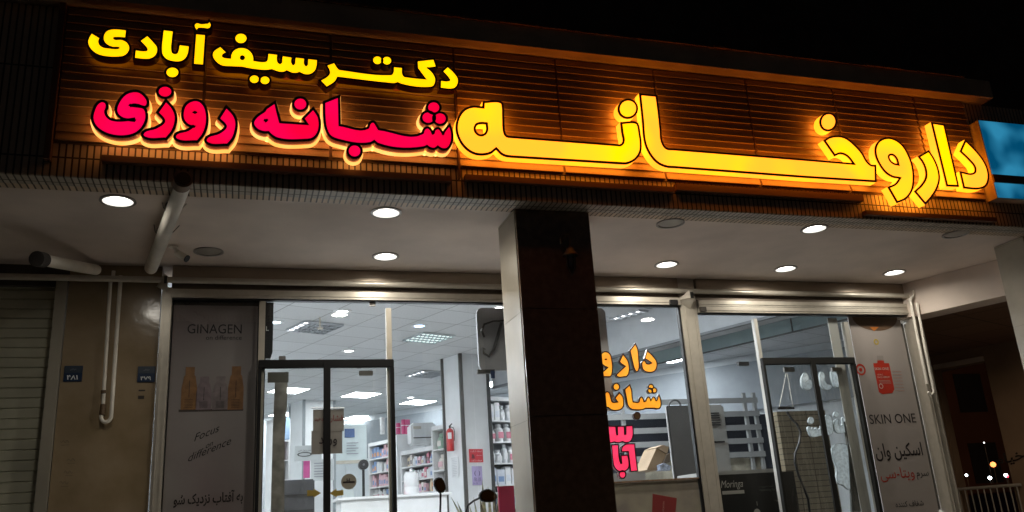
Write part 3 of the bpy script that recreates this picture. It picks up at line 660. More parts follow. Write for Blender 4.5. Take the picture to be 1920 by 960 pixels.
# ------------------------------------------------------------------ posters
def flat(nm, x0, y0, x1, y1, Y, m, parent=None, t=.004, bev=0):
    a = W(x0, y0, Y); b_ = W(x1, y1, Y); return MB().box((a.x, Y, b_.z), (b_.x, Y+t, a.z)).build(nm, m, parent, bevel=bev)
def disc(nm, x, y, r1, Y, m, parent=None, r0=0.0, n=28):
    p = W(x, y, Y); s = (W(x+1, y, Y)-p).length; b = MB()
    ring = [(math.cos(2*math.pi*i/n), math.sin(2*math.pi*i/n)) for i in range(n)]
    if r0 == 0: b.add([(p.x+a*r1*s, Y, p.z+c_*r1*s) for a, c_ in ring]+[(p.x+a*r1*s, Y+.002, p.z+c_*r1*s) for a, c_ in ring], [tuple(range(n)), tuple(range(2*n-1, n-1, -1))]+[(i, (i+1) % n, (i+1) % n+n, i+n) for i in range(n)])
    else: b.add([(p.x+a*r1*s, Y, p.z+c_*r1*s) for a, c_ in ring]+[(p.x+a*r0*s, Y, p.z+c_*r0*s) for a, c_ in ring], [(i, (i+1) % n, (i+1) % n+n, i+n) for i in range(n)])
    return b.build(nm, m, parent)
YB = 6.01
po = thing('poster', 'tall mauve perfume poster in the leftmost window with four bottles', 'poster', (-.15, YB, .3))
x0 = W(326, 572, YB).x; x1 = W(484, 572, YB).x
MB().box((x0, YB, .3), (x1, YB+.006, W(400, 573, YB).z)).build('sheet', mat('mauve_print', (.25, .19, .195), .6, var=.10, vscale=.8, stain=(.26, .24, .23)), po)
M_ink = mat('black_ink', (.012, .008, .01), .5)
YT = YB-.002
text_px('GINAGEN', 351, 453, 625, YT, M_ink, 'brand_lettering', po, hs=1.15)
text_px('on difference', 386, 453, 637, YT, M_ink, 'small_lettering', po, hs=1.0)
for i, (bx, col, hh) in enumerate(((353, (.26, .125, .045), 86), (381, (.215, .16, .175), 66), (412, (.225, .18, .185), 66), (441, (.26, .125, .05), 86))):
    m = mat('bottle_print_%d' % (i % 4), col, .4, var=.15, vscale=30)
    p = W(bx, 768, YT); s = (W(bx+1, 768, YT)-p).length; Hh = hh*s; ww = 14.5*s; b = MB()
    prof = [(-ww, 0), (ww, 0), (ww*1.02, Hh*.5), (ww*.75, Hh*.78), (ww*.6, Hh*.8), (ww*.6, Hh), (-ww*.6, Hh), (-ww*.6, Hh*.8), (-ww*.75, Hh*.78), (-ww*1.02, Hh*.5)]
    b.quad(*[(p.x+a, YT, p.z+c_) for a, c_ in prof]).build('bottle_picture', m, po)
    b = MB().box((p.x-.0015, YT-.001, p.z+Hh*.28), (p.x+.0015, YT-.0005, p.z+Hh*.68))
    for k in range(6): b.box((p.x-ww*.55, YT-.001, p.z+Hh*.05+k*Hh*.035), (p.x+ww*.55, YT-.0005, p.z+Hh*.05+k*Hh*.035+.002))
    b.build('bottle_label', M_ink, po)
flat('bottle_shadow', 335, 768, 456, 770, YT+.001, mat('shadow_print', (.07, .05, .045), .7), po, t=.0005)
for wd, xa, ya, xb, yb_ in (('Focus', 364, 828, 412, 808), ('on', 386, 841, 400, 834), ('difference', 353, 866, 434, 832)):
    a = W(xa, ya, YT); b_ = W(xb, yb_, YT); D = (b_-a).normalized()
    text_on(wd, a, b_, M_ink, 'script_lettering', po, hs=.95, bold=-.004, shear=.4, upv=Vector((-.1, 0, 1)))
text_px(fa('به آفتاب نزدیک شو'), 325, 455, 946, YT, M_ink, 'slogan_lettering', po, hs=1.5, bold=.02)
MB().box((xg0-.04, 6.018, .3), (GX[1]+.05, 6.03, 3.22)).build('added_light_block', M_black, po)  # added black board, stops interior light showing in the gap round the poster
# serum poster
Pp = thing('poster', 'white serum poster with red bottle at the right end of the shop front', 'poster', (5.2, 6.0, .3))
a = W(1593, 612, YB); b_ = W(1690, 612, YB)
M_pap = mat('white_print', (.34, .305, .285), .5, var=.04, vscale=1.5)
MB().box((a.x, YB, .3), (b_.x, YB+.006, 3.12)).build('sheet', M_pap, Pp)
M_red = mat('red_print', (.42, .03, .015), .45); M_or = mat('orange_print', (.45, .14, .02), .5); M_w2 = mat('white_ink', (.5, .4, .36), .5)
p = W(1640, 594, YT); s = (W(1641, 594, YT)-p).length; n = 24
b = MB().quad(*([(p.x+42*s*math.cos(math.pi+math.pi*i/n), YT, p.z+.0+22*s*math.sin(math.pi+math.pi*i/n)) for i in range(n+1)])); b.build('brown_arc', mat('brown_print', (.12, .07, .04), .5), Pp)
MB().quad(tuple(W(1631, 613, YT-.001)), tuple(W(1648, 613, YT-.001)), tuple(W(1639, 621, YT-.001))).build('drop_picture', M_or, Pp)
disc('yellow_badge', 1643, 641, 4.6, YT, mat('gold_print', (.40, .30, .05), .5), Pp, r0=2.6)
disc('red_badge', 1614, 693, 9, YT, M_red, Pp, r0=6.3)
disc('red_badge_core', 1614, 693, 3, YT, M_red, Pp)
def wq(pts, Y): return [tuple(W(x, y, Y)) for x, y in pts]
MB().quad(*wq([(1637, 681), (1667, 681), (1677, 730), (1673, 737), (1655, 739), (1648, 735)], YT)).build('red_bottle', M_red, Pp)
MB().quad(*wq([(1645, 676), (1657, 676), (1658, 681), (1645, 681)], YT)).build('bottle_neck', M_red, Pp)
MB().quad(*wq([(1644, 667), (1656, 667), (1657, 675.5), (1645, 675.5)], YT)).build('bottle_cap', mat('grey_cap_print', (.28, .25, .23), .5), Pp)
MB().quad(*wq([(1631, 660), (1636, 660), (1640, 712), (1633, 735), (1632, 700)], YT)).build('dropper_picture', mat('pale_grey_print', (.33, .30, .28), .5), Pp)
text_px('SKIN ONE', 1640, 1667, 694, YT-.001, M_w2, 'bottle_lettering', Pp)
text_px('VITA-C', 1645, 1656, 704, YT-.001, M_w2, 'bottle_lettering', Pp)
text_px('FACE SERUM', 1646, 1668, 709, YT-.001, M_w2, 'bottle_lettering', Pp)
b = MB()
for k in range(3): b.add(wq([(1648+k, 713+k*2.4), (1669+k, 713+k*2.4), (1669+k, 714+k*2.4), (1648+k, 714+k*2.4)], YT-.001), [(0, 1, 2, 3)])
for k in range(7): b.add(wq([(1673+k, 696+k*6), (1690+k, 696+k*6), (1690+k, 697+k*6), (1673+k, 697+k*6)], YT-.001), [(0, 1, 2, 3)])
b.build('small_print', M_w2 if False else mat('rose_print', (.40, .22, .19), .5), Pp)
disc('bottle_badge', 1652, 724, 4, YT-.001, M_w2, Pp, r0=2.8)
text_px('SKIN ONE', 1632, 1719, 795, YT, M_ink, 'brand_lettering', Pp, hs=1.05)
text_px(fa('اسکین وان'), 1643, 1732, 857, YT, M_ink, 'persian_lettering', Pp, hs=1.3, bold=.01)
text_px(fa('سرم'), 1719, 1742, 893, YT, M_ink, 'persian_lettering', Pp, hs=1.0)
text_px(fa('ویتا-سی'), 1652, 1716, 898, YT, M_red, 'persian_lettering', Pp, hs=1.1)
text_px(fa('شفاف کننده'), 1680, 1733, 951, YT, M_ink, 'persian_lettering', Pp, hs=1.0, bold=.01)
# reflective side strip between poster and guide
flat('x', 1693, 607, 1703, 960, 6.02, mat('mirror_strip', (.2, .2, .2), .15, metal=.9)).name = 'side_panel'
tag(bpy.data.objects['side_panel'], 'narrow grey reflective strip right of the serum poster', 'panel')

# signs on the plastic door
M_paper = mat('backlit_paper', (.22, .21, .195), .8)
T = thing('paper_sign', 'taped double paper sign on the entrance curtain asking to press', 'sign', W(615, 850, YD))
flat('upper_sheet', 587, 768, 645, 808, YD-.010, M_paper, T, t=.002); flat('lower_sheet', 584, 808, 642, 850, YD-.008, M_paper, T, t=.002)
text_px(fa('فشار'), 619, 643, 789, YD-.0115, mat('red_ink', (.16, .02, .02), .6), 'red_word', T, hs=1.2, bold=.015)
text_px(fa('دهید'), 590, 606, 789, YD-.0115, mat('red_ink', (.16, .02, .02), .6), 'red_word', T, hs=1.2, bold=.015)
text_px(fa('ورود'), 598, 632, 832, YD-.0115, M_ink, 'black_word', T, hs=1.2, bold=.015)
b = MB().tube([W(584, 765, YD-.014), W(646, 765, YD-.014)], .004, 6); b.build('top_tape', M_white, T)
M_arw = mat('mustard_print', (.32, .23, .04), .6)
T = tag(MB().slab([W(x, y, YD-.03) for x, y in ((576, 919), (588, 919), (588, 916), (602, 924.5), (588, 933), (588, 930), (576, 930))], (0, 1, 0), .002).build('arrow_sticker', M_arw), 'mustard arrow sticker pointing right, left of the centre strip', 'sticker', 'arrow stickers on the entrance curtain')
T = tag(MB().slab([W(x, y, YD-.03) for x, y in ((644, 918.5), (631, 920), (631, 916), (618, 925), (632, 933), (631, 930), (644, 928.5))], (0, 1, 0), .002).build('arrow_sticker', M_arw), 'mustard arrow sticker pointing left, right of the centre strip', 'sticker', 'arrow stickers on the entrance curtain')
T = thing('round_sticker', 'round beige sticker on the right leaf of the entrance curtain', 'sticker', W(654, 903, YD))
disc('disc', 654, 903, 14.5, YD-.004, mat('beige_sticker', (.25, .235, .19), .7), T)
text_px('H', 650, 656, 904, YD-.006, M_ink, 'letter_print', T, bold=.02); flat('print_bar', 643, 903, 665, 905, YD-.0055, M_ink, T, t=.0005)
# black curtain edge
o = MB().slab([W(x, y, 6.03) for x, y in ((497, 567), (513, 567), (512, 620), (511, 660), (507, 672), (495, 672))], (0, 1, 0), .05).build('dark_banner', M_black)
tag(o, 'black hanging banner edge left of the transom glass', 'banner')
T = o; text_px('L', 498.5, 504, 620, 6.028, M_white, 'white_letter', T, bold=.02)
o = MB().slab([W(x, y, 6.05) for x, y in ((516, 710), (540, 700), (538, 760), (534, 820), (533, 960), (508, 960), (512, 800))], (0, 1, 0), .05).build('folded_curtain', mat('grey_curtain', (.30, .29, .27), .8, var=.3, vscale=12))
tag(o, 'bunched grey curtain behind the left leaf of the entrance', 'curtain')
o = flat('hinge_plate', 502, 698, 541, 717, 5.93, mat('dull_steel', (.16, .155, .14), .4, metal=.7)); tag(o, 'steel hinge plate at the top left of the entrance', 'hinge')

# ------------------------------------------------------------------ window letters
SN = dict(face=glow('orange_face', (1, .30, .01), (1, .42, .015), .95, 9, base=(.6, .3, .05)), trim=M_mar_t, side=mat('grey_letter_side', (.12, .11, .10), .4))
SK = dict(face=glow('hot_pink_face', (1, .025, .10), (1, .04, .14), 1.0, 9, base=(.6, .1, .2)), trim=M_mar_t, side=mat('dark_red_side', (.10, .005, .01), .4))
N5 = (1120, 630, 6.0); N6 = (1120, 780, 7.385)
GN = 'lit letters hung inside the middle window'
def NL(label, loops, dots, tf, st=SN): letter('window_letter', label, GN, loops, dots, tf, st, 5.985, .025, -.009)
NL('orange letter dal at the right of the upper window word', [[(563,175,c),(615,225),(662,295),(660,355),(635,392),(585,402),(525,382),(508,340),(512,292),(530,285),(545,312),(580,322),(622,305,c),(585,278),(540,250,c)]], [], N5)
NL('orange letter alef leaning in the upper window word', [[(426,98,c),(448,150),(458,250),(460,370),(443,395),(430,382),(402,290),(374,168,c)]], [], N5)
NL('orange letter re in the upper window word', [[(290,215,c),(334,275),(352,340),(344,425),(325,450,c),(225,450),(220,438,c),(268,392),(325,340,c),(275,308),(256,288,c)]], [], N5)
NL('orange letter vav half hidden behind the pillar', [[(95,183),(135,205),(158,280),(164,370),(148,445),(138,452,c),(40,450,c),(35,430,c),(85,392),(128,352,c),(80,330),(50,300),(38,250),(55,200)], ell(95,262,15,8)], [], N5)
NL('orange word part shin alef of the middle window word', [[(362,560,c),(378,610),(388,700),(398,748,c),(470,748),(480,715),(494,694),(508,708),(520,746,c),(545,740),(560,708),(576,694),(590,712),(600,738,c),(612,715),(630,694),(645,706),(660,735),(692,675,c),(707,725),(710,775),(694,808),(668,812,c),(640,806),(600,806),(540,806,c),(510,820),(440,824),(385,816),(352,785),(333,700),(314,605,c)]], [ell(603,572,22), ell(595,615,22), ell(640,612,22)], N5)
NL('orange word part nun he cut off by the pillar', [[(248,648,c),(278,680),(290,740),(282,795),(248,824),(160,824),(120,795,c),(60,795),(30,740),(60,680),(108,632,c),(125,640),(148,705),(165,748),(240,748,c),(205,700,c)]], [ell(213,572,30,33)], N5)
disc_o = letter('window_letter', 'unlit brown round dot below the middle window word', GN, [ell(447,898,32,35)], [], N5, dict(face=mat('unlit_brown', (.12, .06, .02), .4), trim=M_mar_t, side=M_mar_t), 5.985, .025, -.006)
NL('hot pink toothed letter sin beside the pillar', [[(100,150,c),(248,152,c),(252,200),(262,268,c),(287,266,c),(283,152,c),(364,150,c),(370,262,c),(401,260,c),(403,145,c),(480,141,c),(488,200),(482,285),(450,345),(400,360),(345,345,c),(300,360),(262,358),(235,350,c),(190,362),(100,362,c)]], [], N6, SK)
NL('hot pink letter alef with flag, right of the pair', [[(435,492,c),(430,484,c),(342,488,c),(347,440),(392,402),(510,393,c),(516,480,c),(548,752,c),(468,760,c)]], [], N6, SK)
NL('hot pink letter be, lowest, with a dot beneath', [[(203,408,c),(283,405,c),(298,600),(320,668,c),(345,660,c),(335,555,c),(415,550,c),(430,640),(425,710),(390,748),(345,762),(290,752),(240,700),(220,600)]], [ell(347,810,38,44)], N6, SK)
# backs of the letters seen through the right curtain
SF = dict(face=mat('frosted_back', (.5, .55, .6), .5, emit=.24, ecol=(.75, .9, 1), var=.3, vscale=45), trim=mat('frosted_rim', (.35, .4, .42), .5), side=mat('frosted_rim', (.35, .4, .42), .5))
N7 = (1480, 670, 5.65)
def FL(label, l, d=()): letter('window_letter', label, 'frosted letters behind the right curtain', [l], list(d), N7, SF, 6.03, .02, .003)
FL('frosted pale letter dal, upper left behind the right curtain', [(172,160),(198,190),(210,235,c),(168,266,c),(222,234),(243,280),(235,328),(190,348),(147,325),(127,270),(137,200)])
FL('frosted pale letter re, upper middle behind the right curtain', [(345,150),(375,190),(375,240),(400,280),(450,300),(445,330),(390,345),(350,315),(325,250),(323,190)])
FL('frosted pale letter stroke, upper right behind the right curtain', [(440,150,c),(490,150,c),(515,220),(525,320,c),(485,310),(455,250)])
FL('frosted pale toothed letter shin behind the right curtain', [(203,730),(222,735),(235,770),(250,738),(268,768),(287,735),(310,768),(345,722),(365,760),(368,820),(330,832),(240,840),(208,800)], [[(235,630),(262,672),(240,705),(207,690),(210,650)]])
FL('frosted pale upright stroke right of the centre strip', [(395,610),(438,622),(458,700),(458,800),(430,825),(392,810)])
FL('frosted pale letter nun with a dot on the right curtain', [(492,660),(518,655),(524,720),(558,718),(570,632),(600,645),(605,780),(580,800),(500,795),(472,730)], [ell(500,605,27,30)])
FL('large frosted pale word blob low on the right curtain', [(497-30,940+0),(620,935),(660,1100),(690,1260),(640,1400),(560,1350),(520,1340),(500,1180)])

# ------------------------------------------------------------------ interior
IZ = 4.0
# tiled ceiling (grid turned with the building)
def tcell(nm, col):
    m = mat(nm, col, .8); t = m.node_tree; b = t.nodes['Principled BSDF']
    tc = t.nodes.new('ShaderNodeTexCoord'); mp = t.nodes.new('ShaderNodeMapping'); mp.inputs['Rotation'].default_value = (0, 0, -TH)
    br = t.nodes.new('ShaderNodeTexBrick'); br.offset = 0; br.inputs['Scale'].default_value = 1; br.inputs['Brick Width'].default_value = .56; br.inputs['Row Height'].default_value = .56
    br.inputs['Mortar Size'].default_value = .006; br.inputs['Mortar Smooth'].default_value = .2
    br.inputs['Color1'].default_value = (*col, 1); br.inputs['Color2'].default_value = (*[x*.93 for x in col], 1); br.inputs['Mortar'].default_value = (*[x*.35 for x in col], 1)
    n = t.nodes.new('ShaderNodeTexNoise'); n.inputs['Scale'].default_value = 55; n.inputs['Detail'].default_value = 3
    mx = t.nodes.new('ShaderNodeMix'); mx.data_type = 'RGBA'; mx.blend_type = 'MULTIPLY'; mx.inputs[0].default_value = .35
    t.links.new(tc.outputs['Object'], mp.inputs[0]); t.links.new(mp.outputs[0], br.inputs['Vector']); t.links.new(mp.outputs[0], n.inputs['Vector'])
    t.links.new(br.outputs['Color'], mx.inputs[6]); t.links.new(n.outputs['Fac'], mx.inputs[7]); t.links.new(mx.outputs[2], b.inputs['Base Color']); return m
M_ceil = tcell('ceiling_tile', (.80, .82, .84))
tag(MB().quad((-1.1, 6.17, IZ), (-4.5, 24, IZ), (14, 24, IZ), (9.6, 9.95, IZ), (5.75, 6.17, IZ)).build('ceiling', M_ceil), kind='structure')
tag(MB().quad((-1.1, 6.17, .304), (5.9, 6.17, .304), (14, 24, .304), (-4.5, 24, .304)).build('floor', mat('shop_floor', (.55, .54, .52), .2, var=.06)), kind='structure')
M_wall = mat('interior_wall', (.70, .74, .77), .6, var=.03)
iw = thing('interior_wall', 'white inner walls of the lit pharmacy', 'wall', (0, 10, .3))
MB().slab([(-1.1, 6.17, .3), (-4.5, 24, .3), (-4.5, 24, IZ), (-1.1, 6.17, IZ)], (-1, 0, 0), .1).build('left_wall', M_wall, iw)
MB().box((-1.1, 6.165, 3.403), (5.9, 6.3, 4.1)).build('front_lintel', M_wall, iw)
PBK = WZ(648, 786, IZ); PBR = WZ(830, 757, IZ)
MB().slab([(PBK.x, PBK.y, .3), (PBK.x-7*U2.x, PBK.y-7*U2.y, .3), (PBK.x-7*U2.x, PBK.y-7*U2.y, IZ), (PBK.x, PBK.y, IZ)], V2, .1).build('back_wall', M_wall, iw)
eR = PBK + (PBR-PBK)*4.2
MB().slab([(PBK.x, PBK.y, .3), (eR.x, eR.y, .3), (eR.x, eR.y, IZ), (PBK.x, PBK.y, IZ)], U2, .1).build('back_wall', M_wall, iw)
# upper part of the back wall is a darker bulkhead
dz = .35
MB().slab([(PBK.x-.02, PBK.y-.02, IZ-.9), (eR.x-.02, eR.y-.02, IZ-.9), (eR.x-.02, eR.y-.02, IZ-.12), (PBK.x-.02, PBK.y-.02, IZ-.12)], -U2, .03).build('bulkhead', mat('bulkhead_grey', (.30, .33, .36), .6), iw)
# right side wall of shop
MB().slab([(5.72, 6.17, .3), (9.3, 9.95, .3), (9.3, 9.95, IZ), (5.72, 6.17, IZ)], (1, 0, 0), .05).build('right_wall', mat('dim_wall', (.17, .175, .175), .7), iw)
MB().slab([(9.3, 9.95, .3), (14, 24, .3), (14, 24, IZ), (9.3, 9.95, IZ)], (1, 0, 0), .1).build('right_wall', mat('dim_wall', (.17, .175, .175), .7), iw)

# ceiling lights inside
M_fill = mat('added_fill_panel', (1, 1, 1), .5, emit=78, ecol=(.92, .96, 1))  # strong glow of the added fill panels
M_pan = mat('panel_light', (1, 1, 1), .5, emit=24, ecol=(.90, .96, 1))
def panel(cx, cy_, label, s=.52, lit=True, MP=None):
    T = thing('panel_light', label, 'ceiling light', (cx, cy_, IZ), 'lit square ceiling panels inside')
    A = U2*s; B = V2*s; P = Vector((cx, cy_, IZ-.012))-A/2-B/2
    MB().obox(P-U2*.02-V2*.02, U2*(s+.04), V2*(s+.04), (0, 0, .0105)).build('frame', M_white, T)
    MB().obox(P+Vector((0, 0, -.004)), A, B, (0, 0, .003)).build('diffuser', MP or M_pan, T)
for x, y, lab in ((677, 739.5, 'lit square ceiling panel behind the right door leaf, upper'), (784, 753.5, 'lit square ceiling panel right of the white mullion'), (675, 782, 'lit square ceiling panel below the upper one, partly behind the paper sign'),
                  (541, 731, 'lit square ceiling panel at the left edge of the entrance, upper'), (537, 776, 'lit square ceiling panel at the left edge, above the blue poster'), (932, 719, 'lit square ceiling panel at the left of the pillar'),
                  (1322, 686, 'lit ceiling panel in the right window, highest'), (1240, 745, 'lit ceiling panel between the orange words'), (1262, 672, 'narrow lit panel at the right edge of the middle window'), (1358, 745, 'lit ceiling panel above the floor air conditioner'), (1375, 772, 'lit ceiling panel behind the white rack')):
    p = WZ(x, y, IZ)
    panel(p.x, p.y, lab)
def grille(x, y, label, lit=.5, col=(1, 1, 1)):
    p = WZ(x, y, IZ); T = thing('louvre_light', label, 'ceiling light', (p.x, p.y, IZ), 'louvred ceiling lights inside')
    s = .5; P = Vector((p.x, p.y, IZ-.03))-U2*s/2-V2*s/2
    MB().obox(P+Vector((0, 0, .022)), U2*s, V2*s, (0, 0, .004)).build('reflector', mat('reflector_%s' % label[:5], (.5, .55, .6), .2, metal=.8, emit=lit*.25, ecol=col), T)
    b = MB()
    for k in range(9): b.obox(P+U2*(s*k/8-.004), U2*.008, V2*s, (0, 0, .02))
    for k in range(5): b.obox(P+V2*(s*k/4-.006)+Vector((0, 0, .001)), U2*s, V2*.012, (0, 0, .0205))
    b.build('louvre', mat('louvre_metal', (.55, .57, .6), .3, metal=.6), T)
    b = MB()
    for k in range(4): b.obox(P+V2*(s*(k+.5)/4-.012)+U2*.02+Vector((0, 0, .008)), U2*(s-.04)*(.12 if lit < .6 else 1), V2*.03, (0, 0, .008))
    b.build('tube_lamp', mat('tube_glow_%d' % int(lit*10), (1, 1, 1), .5, emit=6 if lit < .6 else 1.5, ecol=col), T)
grille(590, 612, 'first louvred light, behind the transom glass left of the mullion', .4)
grille(804, 632, 'tinted louvred light right of the white mullion', .8, (.8, 1, .95))
grille(1195, 591, 'louvred light at the top of the middle window', .5)
grille(1235, 624, 'louvred light above the orange letter alef', .3)
grille(800, 700, 'dim louvred light left of the white column', .2)
def dl_in(x, y, label, lit=True, col=(1, 1, 1)):
    p = WZ(x, y, IZ); T = thing('spot_light', label, 'ceiling light', (p.x, p.y, IZ), 'round ceiling spots inside')
    MB().lathe([(.105, 0), (.10, -.01), (.065, -.012), (.06, 0)], (p.x, p.y, IZ-.001), 24).build('trim_ring', M_white, T, smooth=True)
    MB().lathe([(0, -.008), (.065, -.006)], (p.x, p.y, IZ-.001), 24).build('lens', mat('spot_lens%d' % int(col[0]*10), (1, 1, 1), .5, emit=12, ecol=col), T)
for x, y, lab, cl in ((642, 583, 'round ceiling spot behind the transom glass', (1, 1, 1)), (516, 603, 'round ceiling spot beside the black banner edge', (.7, .85, 1)), (786, 610, 'bluish round ceiling spot right of the mullion', (.4, .6, 1)), (654, 657, 'round ceiling spot above the black door frame', (1, 1, 1)),
                      (937, 576, 'round ceiling spot at the pillar edge', (1, 1, 1)), (1218, 597, 'round ceiling spot in the middle window below the louvred light', (1, 1, 1)), (770, 744.5, 'round ceiling spot above the lit panel right of the mullion', (1, 1, 1)), (1359, 742, 'small round ceiling spot in the right window', (1, .98, .9)), (1452, 681-12, 'round ceiling spot above the right plastic door', (1, 1, 1)), (1185, 752, 'round ceiling spot near the pillar between orange words', (1, 1, 1))):
    dl_in(x, y, lab, True, cl)
for i, (x, y) in enumerate(((0.6, 6.9), (1.9, 7.3), (3.2, 7.0), (0.3, 8.1), (2.6, 8.1), (-0.9, 10.0), (-1.4, 13.0), (-1.8, 16), (5.6, 12.5))):  # fill panels added to brighten the interior; no such fixtures seen
    panel(x, y, 'added fill panel on the shop ceiling, put in to brighten the interior', MP=M_fill)
# sprinkler heads
for x, y, lab in ((600, 595, 'small pipe sprinkler above the louvred light'), (1219, 640, 'small pipe sprinkler under the ceiling of the middle window')):
    p = WZ(x, y, IZ); T = thing('sprinkler', lab, 'sprinkler', (p.x, p.y, IZ)); MB().tube([(p.x, p.y, IZ), (p.x, p.y, IZ-.12)], .012, 8).build('stem', M_alu, T); MB().lathe([(0, -.12), (.04, -.125), (.03, -.14), (0, -.14)], (p.x, p.y, IZ), 10).build('rose', M_alu, T)

# interior columns
M_col = mat('white_column', (.82, .84, .86), .35, var=.03); M_edge = mat('dark_edge_strip', (.05, .05, .05), .5)
def column(xc, yc, xl, yl, xr, yr, label, top=IZ, edge=M_edge):
    Pc = WZ(xc, yc, top); 
    L = (WZ(xl, yl, top)-Pc).length; Rr = (WZ(xr, yr, top)-Pc).length
    # along V2 towards the left/back, along U2 towards the right/back
    Pl = WP(xl, yl, Pc, V2); Pr = WP(xr, yr, Pc, U2)
    a = (Pl-Pc); a.z = 0; b_ = (Pr-Pc); b_.z = 0
    T = thing('column', label, 'column', (Pc.x, Pc.y, .3))
    MB().obox((Pc.x, Pc.y, .3), b_, a, (0, 0, top-.3)).build('cladding', M_col, T)
    for q in (Pc, Pc+a, Pc+b_): MB().box((q.x-.025, q.y-.025, .3), (q.x+.025, q.y+.025, top-.005)).build('corner_strip', edge, T)
    return Pc, a, b_
Pc, ca, cb = column(862, 662.5, 829, 672, 912, 674, 'white column with dark corner strips and a fire extinguisher')
Pc2, ca2, cb2 = column(570, 749, 544, 755, 627, 752, 'white column seen through the left door leaf', edge=mat('grey_edge_strip', (.3, .33, .35), .5))
# on the left face of the main column (plane Pc, V2), on the right face (plane Pc, U2)
def cq(pts, D, off, base=Pc): 
    n = Vector((-D.y, D.x, 0)); n = n if n.dot(EYE-base) > 0 else -n
    return [WP(x, y, base+n*off, D) for x, y in pts], n
fe = thing('fire_extinguisher', 'red fire extinguisher hung on the white column', 'extinguisher', WP(846, 848, Pc, V2))
pp, n_ = cq([(845, 846), (844, 803)], V2, .09)
ax0, ax1 = pp[0], pp[1]; ax1 = Vector((ax0.x, ax0.y, ax1.z)); hgt = ax1.z-ax0.z; rr = (WP(855, 825, Pc+n_*.09, V2)-WP(836, 825, Pc+n_*.09, V2)).length*.30
rr = hgt*.17
MB().lathe([(0, 0), (rr*.9, 0), (rr, hgt*.03), (rr, hgt*.86), (rr*.8, hgt*.94), (rr*.3, hgt), (0, hgt)], ax0, 24).build('cylinder', mat('extinguisher_red', (.45, .015, .02), .3, coat=.5), fe, smooth=True)
MB().tube([ax1, ax1+Vector((0, 0, hgt*.12))], rr*.25, 10).build('valve', M_black, fe)
MB().tube([ax1+Vector((0, 0, hgt*.1)), ax1+Vector((rr*.6, -rr*.3, hgt*.2))], rr*.16, 8).build('handle', M_black, fe)
MB().tube([ax1+Vector((0, 0, hgt*.08)), ax1+Vector((rr*1.0, 0, hgt*.02)), ax1+Vector((rr*1.25, 0, -hgt*.15)), ax0+Vector((rr*1.12, 0, hgt*.45))], rr*.1, 8).build('hose', M_black, fe)
n3 = -U2; b = MB()
an0 = math.atan2(-1, -.35)
b.add([ax0+Vector((rr*1.02*math.cos(an0+t*.5), rr*1.02*math.sin(an0+t*.5), hgt*zz)) for t in (-1, -.5, 0, .5, 1) for zz in (.52, .8)], [(i*2, i*2+2, i*2+3, i*2+1) for i in range(4)])
b.build('paper_label', M_white, fe)
def colpaper(nm, x0, y0, x1, y1, D, m, label, cat='notice', base=Pc):
    pts, n = cq([(x0, y1), (x1, y1), (x1, y0), (x0, y0)], D, .012, base)
    z0, z1 = pts[0].z, pts[2].z; a, b_ = pts[0], pts[1]
    q = [Vector((a.x, a.y, z0)), Vector((b_.x, b_.y, z0)), Vector((b_.x, b_.y, z1)), Vector((a.x, a.y, z1))]
    o = MB().slab(q, n, .004).build(nm, m); tag(o, label, cat); return o, q, n
o, q, n = colpaper('red_notice', 880, 842, 906, 867, U2, mat('red_notice_print', (.55, .03, .05), .5), 'red printed notice on the right face of the white column')
def lines_on(q, n, m, parent, rows, x0=.1, x1=.9, h=.06, text=None):
    A = q[1]-q[0]; H = q[3]-q[0]
    for fr, a0, a1 in rows:
        text_on(text or fa('توجه شماره'), q[0]+A*a0+H*fr+n*.006, q[0]+A*a1+H*fr+n*.006, m, 'print_line', parent)
lines_on(q, n, M_white, o, [(.78, .1, .9), (.50, .5, .92), (.08, .1, .9)], text=fa('استفاده از کارت'))
MB().slab([q[0]+(q[1]-q[0])*a_+(q[3]-q[0])*b_+n*.005 for a_, b_ in ((.15, .28), (.4, .28), (.38, .45), (.3, .62), (.2, .6))], n, .001).build('picture', mat('dark_red_print', (.12, .02, .03), .6), o)
o, q, n = colpaper('purple_notice', 886, 874, 905, 910, U2, mat('lilac_print', (.42, .36, .60), .5, var=.15, vscale=5), 'lilac notice with a dark wreath emblem below the red one')
M_pur = mat('purple_ink', (.08, .04, .16), .5)
for sgn in (-1, 1):
    cpt = q[0]+(q[1]-q[0])*(.5+.14*sgn)+(q[3]-q[0])*.62
    Ax = (q[1]-q[0]).normalized(); hh_ = (q[3]-q[0]).z*.16
    MB().slab([cpt+Ax*sgn*hh_*a_+Vector((0, 0, hh_*b_))+n*.005 for a_, b_ in ((-.1, 1), (.45, .6), (.65, 0), (.45, -.6), (-.1, -1), (.2, -.4), (.3, 0), (.2, .5))], n, .001).build('wreath_half', M_pur, o)
lines_on(q, n, M_pur, o, [(.30, .2, .8), (.2, .2, .8), (.06, .1, .5)], text='Rx 24')
o, q, n = colpaper('white_notice', 848, 856, 861, 895, V2, mat('white_notice_paper', (.68, .70, .72), .6), 'faint white typed page taped below the extinguisher')
b = MB(); A = q[1]-q[0]; H = q[3]-q[0]
for k in range(10): b.slab([q[0]+A*.15+H*(.08+.085*k)+n*.005, q[0]+A*(.8 if k % 3 else .6)+H*(.08+.085*k)+n*.005, q[0]+A*(.8 if k % 3 else .6)+H*(.095+.085*k)+n*.005, q[0]+A*.15+H*(.095+.085*k)+n*.005], n, .0005)
b.build('typed_lines', mat('grey_ink', (.35, .36, .4), .6), o)

